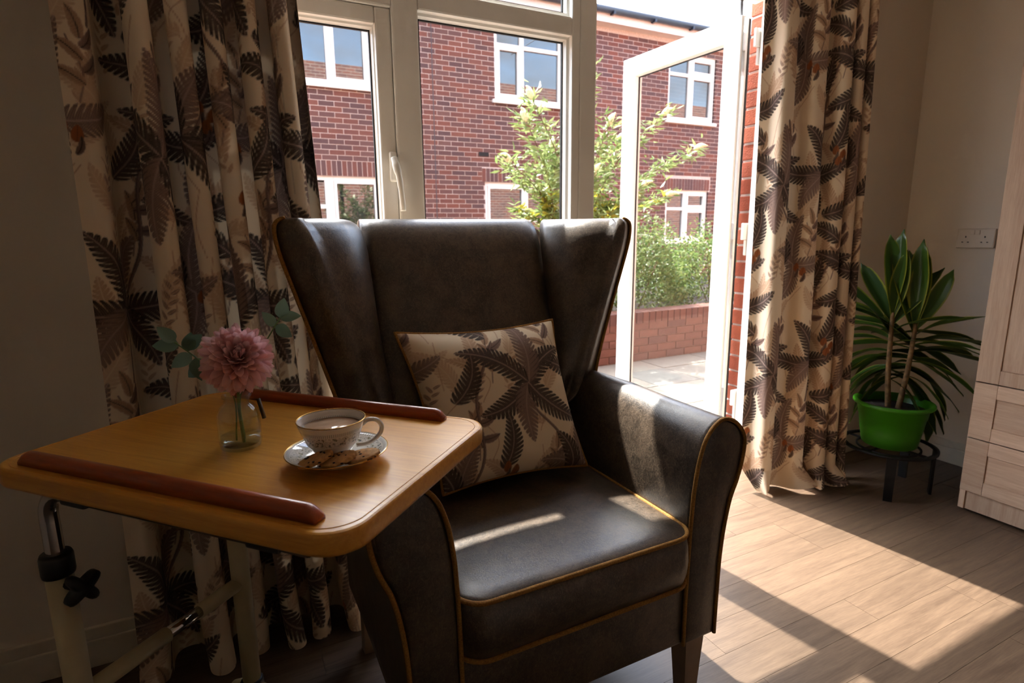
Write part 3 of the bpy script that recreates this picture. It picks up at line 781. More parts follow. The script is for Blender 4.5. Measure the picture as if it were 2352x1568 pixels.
A_ = wl_((-.268, 1.018)); B_ = wl_((-.028, 1.235))
for k, (q, ynm) in enumerate(((A_, -1), (B_, 1))):
    x, y = q; zt = TZ - .0435
    path = [(x, y, .45), (x, y, .60), (x, y, zt - .05)] + [(x + .045 * (1 - math.cos(a)), y, zt - .045 + .045 * math.sin(a)) for a in np.linspace(.15, PI / 2, 7)] + [(x + .2, y, zt), (.235, y, zt)]
    tube('support_tube', path, .0125, 'chrome', tb, 14)
    for bx in (x + .085, .175):
        box('bracket', (bx - .026, y - .017, TZ - .052), (bx + .026, y + .017, TZ - .029), 'black plastic', tb, .004)
    tube('post', [(x, y, .085), (x, y, .60)], .0185, 'cream enamel', tb, 18)
    if k == 0:
        lathe('collar', [(0, 0), (.0212, 0), (.022, .004), (.022, .030), (.020, .035), (.0, .035)], (x, y, .592), 'black plastic', tb, 24)
        wv = lambda p: np.array([math.cos(-TA) * p[0] - math.sin(-TA) * p[1], math.sin(-TA) * p[0] + math.cos(-TA) * p[1], 0])
        kd, ku, kw = wv((.62, -.78)), wv((.78, .62)), np.array([0, 0, 1])
        kc = np.array([x, y, .578]) + wv((.62, -.78)) * .036 + wv((.9, -.43)) * .012
        kn = tube('knob_shaft', [(x, y, .578), tuple(kc)], .008, 'black plastic', tb, 10)
        secs = []
        for off, sc in ((-.010, .82), (-.007, 1), (.007, 1), (.010, .8)):
            secs.append([kc + kd * off + sc * (.0205 + .0075 * math.cos(4 * (a - .6))) * (math.cos(a) * ku + math.sin(a) * kw) for a in np.linspace(0, 2 * PI, 40, endpoint=False)])
        loft('knob', secs, 'black plastic', tb)
    # base runner with castors
    yb = y
    pth = smooth_path([(x - .05, yb, .10), (x + .0, yb, .115), (x + .15, yb, .10), (x + .33, yb, .082)], 20)
    tube('base_leg', pth, .017, 'cream enamel', tb, 14)
    lathe('foot_socket', [(0, 0), (.024, 0), (.024, .05), (.02, .055), (0, .055)], (x, y, .085), 'black plastic', tb, 20)
    for cx_ in (x - .045, x + .32):
        wh = thing('castor', loc=(0, 0, 0)); wh.parent = tb; ORG[wh.name] = np.zeros(3)
        tube('castor_wheel', [(cx_, yb - .012, .032), (cx_, yb + .012, .032)], .032, 'black plastic', wh, 20)
        box('castor_fork', (cx_ - .012, yb - .016, .05), (cx_ + .012, yb + .016, .088), 'black plastic', wh, .003)
d_ = (B_ - A_); L_ = np.linalg.norm(d_); d_ /= L_
P3 = lambda t, z=.375: (*(A_ + d_ * L_ * t), z)
tube('cross_bar', [P3(0), P3(.47)], .0145, 'cream enamel', tb, 14); tube('cross_bar', [P3(.68), P3(1.0)], .0145, 'cream enamel', tb, 14)
tube('cross_bar_sleeve', [P3(.44), P3(.72)], .0115, 'chrome', tb, 14)

# ------------------------------------------------------------------ vase, flower, sprigs
VX, VY = .0, .938
vs_ = thing('glass_vase', 'small clear glass bottle vase with a little water on the wooden table', 'vase', (VX, VY, TZ))
VK = 1.13
lathe('bottle', [(r * VK, z) for r, z in [(0, .0005), (.022, .0005), (.0255, .003), (.0268, .010), (.0268, .050), (.0262, .056), (.022, .066), (.0165, .071), (.0158, .078), (.0185, .081), (.0185, .0845), (.0160, .0855),
                 (.0142, .082), (.0140, .074), (.0155, .068), (.0205, .063), (.0244, .055), (.0250, .049), (.0250, .012), (.023, .0065), (0, .0055)]], (VX, VY, TZ), 'clear glass', vs_, 48)
lathe('water', [(r * VK, z) for r, z in [(0, .0058), (.0228, .0068), (.0248, .0125), (.0248, .020), (0, .020)]], (VX, VY, TZ), 'water', vs_, 48)

FC = np.array([.006, .936, .9145])
flw = thing('pink_flower', 'large pink pompom flower in the glass bottle vase', 'flower', (VX, VY, TZ + .006))
tube('stem', smooth_path([(VX + .004, VY - .004, TZ + .008), (VX + .002, VY, TZ + .06), (VX + .004, VY, TZ + .10), tuple(FC - np.array([0, 0, .02]))], 20), .0024, 'green stem', flw, 8)
hd_ = lathe('flower_head', [(0, -.020), (.014, -.016), (.020, 0), (.015, .014), (0, .018)], tuple(FC), 'pink petal', flw, 16)
def petal_mesh(w, L, curl, nm):
    nl, nw = 7, 5; V, F = [], []
    for i in range(nl):
        t = i / (nl - 1); hw = w * (.35 + .65 * math.sin(PI * min(1, .18 + t * .72)) ** .8) * (1 if t < .9 else .62)
        for j in range(nw):
            s = (j / (nw - 1)) * 2 - 1
            notch = -.0022 if (i == nl - 1 and abs(s) < .2) else 0
            V.append((s * hw, L * t + notch - (.002 * s * s if i == nl - 1 else 0), .35 * hw * s * s + curl * L * t * t))
    for i in range(nl - 1):
        for j in range(nw - 1): k = i * nw + j; F.append((k, k + 1, k + nw + 1, k + nw))
    me = bpy.data.meshes.new(nm); me.from_pydata(V, [], F); me.polygons.foreach_set('use_smooth', [True] * len(F)); me.materials.append(MATS['pink petal']); return me
PM = [petal_mesh(.0066, .044, -.20, 'petal'), petal_mesh(.0062, .040, .10, 'petal'), petal_mesh(.0050, .030, .30, 'petal')]
vdir = np.array([.05, -.86, .50]); vdir /= np.linalg.norm(vdir)   # the bloom's face
ua = np.cross(vdir, [0, 0, 1]); ua /= np.linalg.norm(ua); ub = np.cross(ua, vdir)
NP = 290
for i in range(NP):
    q = (i + .5) / NP; th = math.acos(1 - 1.9 * q); az = i * 2.399963 + random.uniform(-.15, .15)
    d = vdir * math.cos(th) + (ua * math.cos(az) + ub * math.sin(az)) * math.sin(th)
    k = 2 if th < .45 else (1 if th < 1.15 else 0)
    ax = vdir * -1
    e = d; side = np.cross(e, vdir) if th > .05 else ua
    side = side / (np.linalg.norm(side) + 1e-9); nrm = np.cross(side, e)
    M = Matrix(((side[0], e[0], nrm[0]), (side[1], e[1], nrm[1]), (side[2], e[2], nrm[2]))) @ Matrix.Rotation(random.uniform(-.22, .22), 3, 'Y') @ Matrix.Rotation(random.uniform(-.1, .12), 3, 'X')
    s = random.uniform(.92, 1.08)
    inst('petal', PM[k], hd_, FC + d * (.010 if k else .009), M, (s, s, s))
def leaf_mesh(L, w, nm, mat, fold=.25, droop=.1, nl=8, nw=5, tipk=1.0, uv=True, wav=0.0):
    V, F, U = [], [], []
    for i in range(nl):
        t = i / (nl - 1); hw = w * (math.sin(PI * t ** .75) ** .8 if 0 < t < 1 else .02)
        for j in range(nw):
            s = (j / (nw - 1)) * 2 - 1
            V.append((s * hw, L * t, fold * abs(s) * hw - droop * L * t * t + wav * math.sin(9 * t + 2 * s) * w)); U.append(((s + 1) / 2, t))
    for i in range(nl - 1):
        for j in range(nw - 1): k = i * nw + j; F.append((k, k + 1, k + nw + 1, k + nw))
    me = bpy.data.meshes.new(nm); me.from_pydata(V, [], F); me.polygons.foreach_set('use_smooth', [True] * len(F))
    ul = me.uv_layers.new(name='UVMap'); li = np.zeros(len(me.loops), dtype=np.int32); me.loops.foreach_get('vertex_index', li); ul.data.foreach_set('uv', np.array(U)[li].ravel())
    me.materials.append(MATS[mat]); return me
def aim(d, roll=0.0, upv=(0, 0, 1)):
    e = np.array(d, float); e /= np.linalg.norm(e); s = np.cross(e, upv)
    if np.linalg.norm(s) < 1e-3: s = np.array([1.0, 0, 0])
    s /= np.linalg.norm(s); n = np.cross(s, e)
    return Matrix(((s[0], e[0], n[0]), (s[1], e[1], n[1]), (s[2], e[2], n[2]))) @ Matrix.Rotation(roll, 3, 'Y')
EL = leaf_mesh(.033, .0112, 'leaf', 'eucalyptus leaf', .15, .12)
def sprig(pts, label, leaves):
    t = thing('leaf_sprig', label, 'foliage', (VX, VY, TZ + .006), group='leafy sprigs in the vase')
    P = smooth_path(pts, 24); tube('stem', P, .0012, 'green stem', t, 6)
    for f, d, s in leaves: inst('leaf', EL, t, P[min(len(P) - 1, int(f * (len(P) - 1)))], aim(d, random.uniform(-.5, .5), (.1, -.9, .35)), (s, s, s))
sprig([(VX - .006, VY + .004, TZ + .010), (VX - .004, VY + .010, TZ + .08), (VX - .035, VY + .03, TZ + .125), (VX - .075, VY + .045, TZ + .165)], 'green leaf sprig at the left side of the pink flower',
      [(1.0, (-.6, 0, .8), 1.0), (.97, (-.95, .1, .1), 1.1), (.93, (.7, -.1, .5), 1.0), (.85, (-.8, -.2, -.4), 1.0), (.80, (.1, -.3, -.8), 1.1), (.72, (-.7, .2, -.6), 1.0), (.9, (.2, .1, .9), .9)])
sprig([(VX + .006, VY + .004, TZ + .010), (VX + .006, VY + .010, TZ + .08), (VX + .040, VY + .03, TZ + .14), (VX + .075, VY + .05, TZ + .19)], 'green leaf sprig rising right of the pink flower',
      [(1.0, (.3, 0, .95), 1.0), (1.0, (.8, -.2, .1), 1.0), (.95, (.8, .1, -.6), 1.0), (.92, (-.5, 0, .8), .9)])
tube('hanging_tag', [(VX + .030, VY + .005, TZ + .072), (VX + .036, VY + .002, TZ + .04)], .003, 'twig', vs_, 4)

# ------------------------------------------------------------------ teacup, saucer, biscuits
def china(name, mode):
    m, b, p = material(name); c = b.coord(); sp = b.new('ShaderNodeSeparateXYZ'); b.put(sp.inputs[0], c)
    x, y, z = sp.outputs
    rad = b.m('SQRT', b.m('ADD', b.m('MULTIPLY', x, x), b.m('MULTIPLY', y, y))); an = b.m('ARCTAN2', y, x)
    h = z if mode == 'cup' else rad
    lo, hi, r0, r1 = (.027, .041, .0425, .0475) if mode == 'cup' else (.046, .063, .0645, .069)
    cmb = b.new('ShaderNodeCombineXYZ'); b.put(cmb.inputs[0], b.m('MULTIPLY', an, .045)); b.put(cmb.inputs[1], h)
    v1 = b.vor(cmb.outputs[0], 210); v2 = b.noise(cmb.outputs[0], 160, 3, .6, 1.5); v3 = b.vor(cmb.outputs[0], 260, out=1)
    inb = b.m('MULTIPLY', b.m('GREATER_THAN', h, lo), b.m('LESS_THAN', h, hi))
    fl_ = b.m('MULTIPLY', b.m('LESS_THAN', v1, .34), inb)
    vine = b.m('MULTIPLY', b.m('LESS_THAN', b.m('ABSOLUTE', b.m('SUBTRACT', v2, .5)), .022), inb)
    rim = b.m('MULTIPLY', b.m('MULTIPLY', b.m('GREATER_THAN', h, r0), b.m('LESS_THAN', h, r1)), b.m('LESS_THAN', b.m('FRACT', b.m('MULTIPLY', an, 16.0)), .45))
    white = lin((236, 230, 220))
    col = b.mix(b.m('MULTIPLY', vine, .8), white, lin((122, 124, 112)))
    col = b.mix(b.m('MULTIPLY', fl_, .85), col, b.ramp(v3, ((.2, lin((96, 108, 112))), (.5, lin((130, 128, 90))), (.8, lin((150, 132, 104))))))
    col = b.mix(b.m('MULTIPLY', rim, .6), col, lin((120, 128, 126)))
    b.put(p.inputs['Base Color'], col); p.inputs['Roughness'].default_value = .08; p.inputs['Coat Weight'].default_value = .3
simple('white china', (236, 230, 220), .1, var=.01)
china('patterned cup china', 'cup'); china('patterned saucer china', 'saucer')
SX, SY = .122, .806
sau = lathe('saucer', [(0, .004), (.026, .004), (.027, .0), (.030, 0), (.031, .004), (.050, .009), (.066, .0165), (.0715, .0195), (.0712, .0208), (.066, .0185), (.050, .0115), (.031, .0070), (.024, .0068), (0, .0068)],
            (SX, SY, TZ), 'patterned saucer china', None, 72, loc=(SX, SY, TZ))
tag(sau, 'white china saucer with grey floral border and gilt edge on the table', 'saucer')
ORG[sau.name] = np.array([SX, SY, TZ])
tube('gilt_edge', [(SX + .0713 * math.cos(a), SY + .0713 * math.sin(a), TZ + .0202) for a in np.linspace(0, 2 * PI, 72, endpoint=False)], .0008, 'gilt', sau, 6, closed=True)
KX, KY, KZ = SX - .004, SY + .008, TZ + .0069
cupo = thing('teacup', 'white china teacup with floral band and gilt rim standing on the saucer', 'cup', (KX, KY, KZ))
cp = lathe('bowl', [(0, .003), (.019, .003), (.0195, 0), (.0215, 0), (.0215, .005), (.027, .011), (.036, .024), (.0425, .040), (.0472, .054), (.0478, .0565), (.0470, .0568), (.0460, .054), (.0412, .040), (.0347, .0245), (.025, .012), (.015, .008), (0, .007)],
           (KX, KY, KZ), 'patterned cup china', cupo, 72)
tube('gilt_rim', [(KX + .0475 * math.cos(a), KY + .0475 * math.sin(a), KZ + .0568) for a in np.linspace(0, 2 * PI, 72, endpoint=False)], .0008, 'gilt', cupo, 6, closed=True)
hdv = np.array([.93, -.36, 0]); hdv /= np.linalg.norm(hdv); kc = np.array([KX, KY, KZ])
tube('handle', smooth_path([kc + hdv * r + np.array([0, 0, z]) for r, z in ((.0430, .047), (.052, .053), (.064, .052), (.0705, .043), (.068, .032), (.058, .022), (.047, .017), (.0335, .0155))], 40), .0033, 'white china', cupo, 10)
te = lathe('tea', [(0, .0455), (.0424, .0455), (.0421, .0445), (0, .0445)], (KX, KY, KZ), 'milky tea', None, 48, loc=(KX, KY, KZ + .0445))
tag(te, 'milky brown tea filling the floral teacup', 'tea')
def biscuit(c, tilt_ax, tilt, rot, label):
    t = thing('biscuit', label, 'biscuit', tuple(c)); R = Matrix.Rotation(.12, 3, Vector((.89, -.45, 0))) @ Matrix.Rotation(tilt, 3, Vector(tilt_ax)) @ Matrix.Rotation(rot, 3, 'Z')
    n = 72; secs = []
    for z, k in ((-.0030, .90), (-.0024, .97), (0, 1.0), (.0024, .97), (.0030, .90), (.0032, .4)):
        q = []
        for a in np.linspace(0, 2 * PI, n, endpoint=False):
            sc = 1 + .035 * math.cos(20 * a); v = R @ Vector((.0260 * k * sc * math.cos(a), .0175 * k * sc * math.sin(a), z)); q.append(np.array(c) + np.array(v))
        secs.append(q)
    loft('crust', secs, 'biscuit', t)
    for k in range(11):
        a = random.uniform(0, 2 * PI); r = math.sqrt(random.random()) * .9
        v = Vector((.0235 * r * math.cos(a), .0165 * r * math.sin(a), .0028 if k < 8 else -.002)); s = random.uniform(.0016, .003)
        if k > 7: v = Vector((.0250 * math.cos(a), .0180 * math.sin(a), 0))
        cc = np.array(c) + np.array(R @ v)
        lathe('raisin', [(0, -.0010), (s, -.0004), (s, .0004), (0, .0010)], tuple(cc), 'raisin', t, 8)
ax = (-.45, -.89, 0)      # raises the right-hand end, each biscuit lying on the next
b0 = np.array([SX, SY, TZ])
biscuit(b0 + np.array([-.034, -.030, .0215]), ax, .34, -.46, 'fruit biscuit nearest the left rim of the saucer, leaning on the cup')
biscuit(b0 + np.array([-.006, -.044, .0215]), ax, .26, -.40, 'middle fruit biscuit of the three overlapping on the saucer')
biscuit(b0 + np.array([.024, -.048, .0215]), ax, .16, -.36, 'rightmost fruit biscuit below the cup handle on the saucer')

# ------------------------------------------------------------------ wardrobe
WX, WYE = 2.51, 1.075
wd = thing('wardrobe', 'pale washed oak wardrobe with panelled door above two drawers against the right wall', 'wardrobe', (2.75, .6, 0))
WY2 = .12
boxes('carcass', [((WX + .022, WY2, .087), (2.98, WYE - .002, 2.02)), ((WX + .008, WY2, .012), (2.98, WYE - .002, .087))], 'washed oak', wd)
box('plinth_end', (WX + .002, WYE - .020, .012), (WX + .018, WYE - .001, .087), 'washed oak', wd)
for fx in (.2, .95): lathe('foot', [(0, 0), (.02, 0), (.02, .012), (0, .012)], (2.6, fx, 0), 'black plastic', wd, 16); lathe('foot', [(0, 0), (.02, 0), (.02, .012), (0, .012)], (2.9, fx, 0), 'black plastic', wd, 16)
def shaker(name, y0, y1, z0, z1, st, vert):
    m1, m2 = ('washed oak', 'washed oak') if vert else ('washed oak across', 'washed oak across')
    p_ = box(name, (WX + .006, y0 + .001, z0), (WX + .022, y1 - .001, z1), m1, wd)
    box('stile', (WX, y1 - st, z0), (WX + .012, y1, z1), m2, p_, .0012); box('stile', (WX, y0, z0), (WX + .012, y0 + st, z1), m2, p_, .0012)
    box('rail', (WX, y0 + st + .0006, z0), (WX + .012, y1 - st - .0006, z0 + .052), m2, p_, .0012); box('rail', (WX, y0 + st + .0006, z1 - .052), (WX + .012, y1 - st - .0006, z1), m2, p_, .0012)
    box('inset_panel', (WX + .004, y0 + st + .003, z0 + .055), (WX + .010, y1 - st - .003, z1 - .055), m2, p_, .001); return p_
ym = (WY2 + WYE) / 2
shaker('door', ym + .002, WYE, .5255, 2.02, .072, True); shaker('door', WY2, ym - .002, .5255, 2.02, .072, True)
shaker('drawer', WY2, WYE, .303, .521, .072, False); shaker('drawer', WY2, WYE, .087, .299, .072, False)

# ------------------------------------------------------------------ socket
sk = thing('wall_socket', 'white double electrical socket on the right wall above the plant', 'socket', (3.0, 1.36, 1.046))
pl = box('faceplate', (2.988, 1.287, 1.005), (3.0, 1.433, 1.090), 'socket plastic', sk, .004)
for yy in (1.372, 1.352): box('rocker_switch', (2.9845, yy - .008, 1.064), (2.990, yy + .008, 1.084), 'socket plastic', sk, .0015)
for yc in (1.397, 1.324):
    box('pin_hole', (2.9868, yc - .002, 1.050), (2.9885, yc + .002, 1.058), 'dark slot', sk)
    for q in (-.011, .011): box('pin_hole', (2.9868, yc + q - .0032, 1.029), (2.9885, yc + q + .0032, 1.033), 'dark slot', sk)

# ------------------------------------------------------------------ plant stand and plant
PX, PY = 2.47, 1.335; SZ = .195
st = thing('plant_stand', 'low black iron ring stand under the green plant pot', 'plant stand', (PX, PY, 0))
ring = lambda r, z: [(PX + r * math.cos(a), PY + r * math.sin(a), z) for a in np.linspace(0, 2 * PI, 60, endpoint=False)]
lathe('top_ring', [(.160, -.004), (.178, -.004), (.178, .004), (.160, .004), (.160, -.004)], (PX, PY, SZ - .006), 'black iron', st, 60)
lathe('inner_ring', [(.112, -.003), (.120, -.003), (.120, .003), (.112, .003), (.112, -.003)], (PX, PY, SZ - .014), 'black iron', st, 48)
for a in (0, PI / 2): tube('cross_bar', [(PX - .165 * math.cos(a), PY - .165 * math.sin(a), SZ - .012), (PX + .165 * math.cos(a), PY + .165 * math.sin(a), SZ - .012)], .005, 'black iron', st, 8)
for a in (-55, 5, 125, 215):
    a = math.radians(a); c_, s_2 = math.cos(a), math.sin(a); tx, ty = -s_2, c_
    secs = []
    for z, w in ((0, .016), (SZ * .5, .017), (SZ - .004, .019)):
        secs.append([(PX + c_ * .158 + tx * w * q + c_ * e, PY + s_2 * .158 + ty * w * q + s_2 * e, z) for q, e in ((-1, 0), (1, 0), (1, .010), (-1, .010))])
    loft('leg', secs, 'black iron', st, smooth=False)
pt = thing('potted_dracaena', 'dracaena with long yellow-edged leaves in a green plastic pot', 'potted plant', (PX, PY, SZ))
lathe('pot', [(0, 0), (.098, 0), (.102, .004), (.112, .06), (.122, .128), (.1245, .1285), (.130, .168), (.142, .172), (.148, .178), (.148, .186), (.142, .190), (.133, .188), (.127, .176), (.117, .12), (.10, .012), (0, .010)], (PX, PY, SZ), 'green pot plastic', pt, 64)
lathe('soil', [(0, .158), (.05, .160), (.1235, .156), (.12, .15), (0, .15)], (PX, PY, SZ), 'potting soil', pt, 40)
def strap(L, w, droop, wav):
    me = leaf_mesh(L, w, 'leaf', 'dracaena leaf', .5, droop, 16, 7, wav=wav)
    co = np.zeros(len(me.vertices) * 3); me.vertices.foreach_get('co', co); co = co.reshape(16, 7, 3)
    for i in range(16):
        t = i / 15; hw = w * (.16 + .84 * math.sin(PI * min(1, t ** 1.15)) ** .85) * (1 if t < .97 else .05)
        if t > .9: hw = w * max(.02, (1 - t) / .1 * .42)
        for j in range(7):
            s_ = j / 3 - 1; co[i, j, 0] = s_ * hw; co[i, j, 2] = .45 * abs(s_) * hw - droop * L * t * t + wav * math.sin(8 * t + 1.5 * s_) * w * t
    me.vertices.foreach_set('co', co.ravel()); return me
DL = [strap(.37, .036, .36, .26), strap(.34, .034, .66, .30), strap(.34, .040, .08, .18)]
vperp = np.array([.49, -.87, 0]); vdep = np.array([.87, .49, 0])   # across the view, and away from it
rl = random.Random(4)
for (tx_, dz, topz) in ((-.028, 0, .50), (.030, .0, .46)):
    P = smooth_path([np.array([PX, PY, SZ + .15]) + vperp * tx_ * .6, np.array([PX, PY, SZ + .30]) + vperp * tx_ * 1.1, np.array([PX, PY, SZ + topz * .9]) + vperp * tx_ * 1.3, np.array([PX, PY, SZ + topz + .06]) + vperp * tx_ * 1.4], 24)
    tube('trunk', P, [.0115 - .004 * i / len(P) for i in range(len(P))], 'plant trunk', pt, 10)
    n = 27
    for i in range(n):
        q = i / (n - 1); base = P[int((.32 + .68 * q) * (len(P) - 1))]
        az = i * 2.4 + (0 if tx_ < 0 else 1.3)
        across, depth = math.cos(az), math.sin(az)
        if q < .5: across = math.copysign(max(.65, abs(across)), across)
        if depth < -.2: depth *= .35 if q > .5 else -.4
        el = -.35 + 1.05 * q + rl.uniform(-.12, .12) if q < .8 else .95 + 2.6 * (q - .8) + rl.uniform(-.1, .2)
        if across < 0 and depth < .25: depth += .35
        d = vperp * across * math.cos(el) + vdep * depth * .7 * math.cos(el) + np.array([0, 0, math.sin(el)])
        me = DL[2] if q > .8 else (DL[0] if q > .45 else DL[1])
        s = rl.uniform(.78, 1.0) * (.85 if d[0] > 0 and depth < .2 and across > 0 else 1)
        d = d / np.linalg.norm(d)
        while s > .4:
            tp = base + d * .37 * s
            if tp[1] > 1.60 or tp[0] > 2.95 or (tp[0] > 2.44 and tp[1] < 1.11) or (tp[0] < 2.40 and tp[1] < 1.50): s -= .06
            else: break
        if s <= .4: continue
        inst('leaf', me, pt, base, aim(d, rl.uniform(-.5, .5), tuple(np.array([0, 0, 1.0]) if q < .8 else -vdep + np.array([0, 0, .4]))), (s, s, s))

# ------------------------------------------------------------------ outside: ground and paving
GZ = -.10
gr = box('ground', (-8, YO, GZ - .2), (16, 20, GZ - .02), 'planter mortar'); gr['kind'] = 'structure'
pv = thing('paving', kind='structure', loc=(2, 3, GZ))
y = YO + .02; r_i = 0
while y < 4.10:
    x = 1.0 - (.3 if r_i % 2 else 0)
    while x < 4.6:
        w = .60 if r_i % 3 else .45
        box('paving_slab', (x + .004, y + .004, GZ - .04), (x + w - .004, min(y + .45, 4.1) - .004, GZ + random.uniform(-.003, .003)), 'paving slab', pv, .004)
        x += w
    y += .45; r_i += 1

# raised brick planter
PLY, PLT = 4.10, .352
pn = thing('raised_planter', 'low red brick raised planter wall with upright brick coping outside', 'planter', (4, PLY + .1, GZ))
boxes('core', [((1.6, PLY + .008, GZ - .02), (8.5, PLY + .2, PLT - .006)), ((1.6, PLY + .2, GZ - .02), (8.5, 7.4, PLT - .09))], 'planter mortar', pn)
so_ = box('soil', (1.6, PLY + .2, PLT - .09), (8.5, 7.4, PLT - .05), 'potting soil', pn)
pb = bpy.data.meshes.new('brick'); bmv = bv((0, 0, 0), (.215, .1, .065)); pb.from_pydata(bmv, [], BF); pb.materials.append(MATS['planter brick'])
ps = bpy.data.meshes.new('brick'); ps.from_pydata(bv((0, 0, 0), (.065, .21, .102)), [], BF); ps.materials.append(MATS['planter brick'])
x = 2.6
while x < 5.2: inst('brick', ps, pn, (x, PLY - .004 * random.random(), PLT - .102)); x += .075
for k in range(5):
    x = 2.6 - (.112 if k % 2 else 0)
    while x < 5.2: inst('brick', pb, pn, (x, PLY - .003 * random.random(), GZ + .005 + k * .0715), scale=(1, 1, .95)); x += .225

# ------------------------------------------------------------------ outside: the brick building opposite
BY = 9.0
bd = thing('brick_building', 'two storey red brick building with white windows across the courtyard', 'building', (5, BY + 1, GZ))
WINS = [  # x0, x1, z0, z1
    (.95, 2.24, 3.20, 4.45), (4.26, 5.55, 3.22, 4.45), (7.93, 9.14, 3.18, 4.40),
    (.95, 2.30, -.1, 1.925), (4.05, 5.25, -.1, 1.91), (7.98, 9.10, .85, 1.87)]
X0, X1, Z0, Z1 = -8.0, 11.5, -.1, 4.62
wallm = []
zs = sorted({Z0, Z1} | {w[2] for w in WINS} | {w[3] for w in WINS})
for a, b_ in zip(zs[:-1], zs[1:]):
    xs = [X0]
    for w in sorted(WINS):
        if w[2] <= a + 1e-6 and w[3] >= b_ - 1e-6: xs += [w[0], w[1]]
    xs.append(X1)
    for q in range(0, len(xs), 2): wallm.append(((xs[q], BY + .0025, a), (xs[q + 1], BY + .25, b_)))
bw = boxes('wall', wallm, 'mortar', bd)
cand = []
SOLD = [(w[0] - .05, w[1] + .05, w[3], w[3] + .225) for w in WINS[3:]]
nr = int((Z1 - Z0) / .075)
for k in range(nr):
    za = Z0 + k * .075 + .005; zb = za + .065
    blk = [(w[0], w[1]) for w in WINS if w[2] < zb - .004 and w[3] > za + .004] + [(s[0], s[1]) for s in SOLD if s[2] < zb - .01 and s[3] > za + .01]
    x = X0 - (.1125 if k % 2 else 0)
    while x < X1:
        segs = [(max(x, X0), min(x + .215, X1))]
        for b0_, b1_ in blk:
            ns_ = []
            for a0, a1 in segs:
                if a1 <= b0_ or a0 >= b1_: ns_.append((a0, a1)); continue
                if a0 < b0_ - .02: ns_.append((a0, b0_))
                if a1 > b1_ + .02: ns_.append((b1_, a1))
            segs = ns_
        for a0, a1 in segs:
            if a1 - a0 > .03: cand.append((a0, a1, za, zb))
        x += .225
for s in SOLD:
    x = s[0]
    while x < s[1] - .04: cand.append((x + .005, x + .07, s[2] + .005, s[3] - .005)); x += .075
def vis_rank(c):
    px, py, z = proj(((c[0] + c[1]) / 2, BY, (c[2] + c[3]) / 2))
    inside = (680 < px < 866 and 75 < py < 497) or (970 < px < 1278 and 60 < py < 497) or (1360 < px < 1424 and 90 < py < 500)
    big = (c[1] - c[0]) > .2 or (c[3] - c[2]) > .2
    return (0 if inside and big else 1, z)
cand.sort(key=vis_rank)
UB = bpy.data.meshes.new('brick'); UB.from_pydata(bv((0, 0, 0), (1, 1, 1)), [], BF); UB.materials.append(MATS['red brick'])
for c in cand[:298]: inst('brick', UB, bw, (c[0], BY - random.random() * .003, c[2]), scale=(c[1] - c[0], .05, c[3] - c[2]))
rb = boxes('brickwork', [((c[0], BY - random.random() * .003, c[2]), (c[1], BY + .05, c[3])) for c in cand[298:]], 'red brick', bw); rb['kind'] = 'stuff'
def far_window(w, cols, lights, sill=True, cw=.04):
    """cols: mullion centres; lights: for each column a list of (from, to, has a sash)"""
    x0, x1, z0, z1 = w; y0, y1 = BY + .03, BY + .09
    f = boxes('window', [((x0, y0, z0), (x0 + .06, y1, z1)), ((x1 - .06, y0, z0), (x1, y1, z1))] + [((c - cw, y0, z0), (c + cw, y1, z1)) for c in cols], 'white pvc', bd, .006)
    ed = [x0 + .06] + [q for c in cols for q in (c - cw, c + cw)] + [x1 - .06]
    for k in range(0, len(ed), 2):
        a, b_ = ed[k], ed[k + 1]
        box('window_bar', (a, y0, z1 - .06), (b_, y1, z1), 'white pvc', f); box('window_bar', (a, y0, z0), (b_, y1, z0 + .07), 'white pvc', f)
        for la, lb, cas in lights[k // 2]:
            za, zb = z0 + .07 + la * (z1 - z0 - .13), z0 + .07 + lb * (z1 - z0 - .13)
            if lb < .99: box('window_bar', (a, y0, zb - .03), (b_, y1, zb + .03), 'white pvc', f); zb -= .03
            if la > .01: za += .03
            box('pane', (a, y0 + .035, za), (b_, y0 + .04, zb), 'far window pane', f)
            if cas:
                t_ = .045
                sh_ = boxes('sash', [((a + .004, y0 - .012, za), (a + t_, y0 + .034, zb)), ((b_ - t_, y0 - .012, za), (b_ - .004, y0 + .034, zb))], 'white pvc', f, .004)
                box('window_bar', (a + t_, y0 - .012, zb - t_), (b_ - t_, y0 + .034, zb), 'white pvc', f); box('window_bar', (a + t_, y0 - .012, za), (b_ - t_, y0 + .034, za + t_), 'white pvc', f)
    if sill: box('window_sill', (x0 - .05, BY - .05, z0 - .05), (x1 + .05, BY + .028, z0 + .008), 'white pvc', f, .006)
    box('room_behind', (x0 + .03, y1 + .06, z0 + .03), (x1 - .03, y1 + .10, z1 - .03), 'dark room', f)
ONE, TWO = [(0, 1, True)], [(0, .73, True), (.73, 1, True)]
far_window(WINS[0], [1.64], [[(0, 1, False)], ONE]); far_window(WINS[1], [4.78], [[(0, .72, True), (.72, 1, False)], [(0, .72, False), (.72, 1, False)]])
far_window(WINS[2], [8.50], [[(0, .72, False), (.72, 1, False)], TWO])
far_window(WINS[3], [1.53], [[(0, .80, False), (.80, 1, False)], [(0, 1, True)]], False, .065); far_window(WINS[4], [4.85], [[(0, 1, True)], [(0, .7, False), (.7, 1, False)]], False)
far_window(WINS[5], [8.50], [[(0, .66, False), (.66, 1, False)], [(0, .66, True), (.66, 1, True)]])
so2 = box('soffit', (X0, BY - .20, 4.62), (X1, BY + .1, 4.66), 'soffit board', bd)
box('fascia', (X0, BY - .22, 4.62), (X1, BY - .195, 4.80), 'soffit board', bd)
gt = tube('gutter', [(X0, BY - .275, 4.80), (X1, BY - .275, 4.80)], .058, 'gutter plastic', bd, 14)
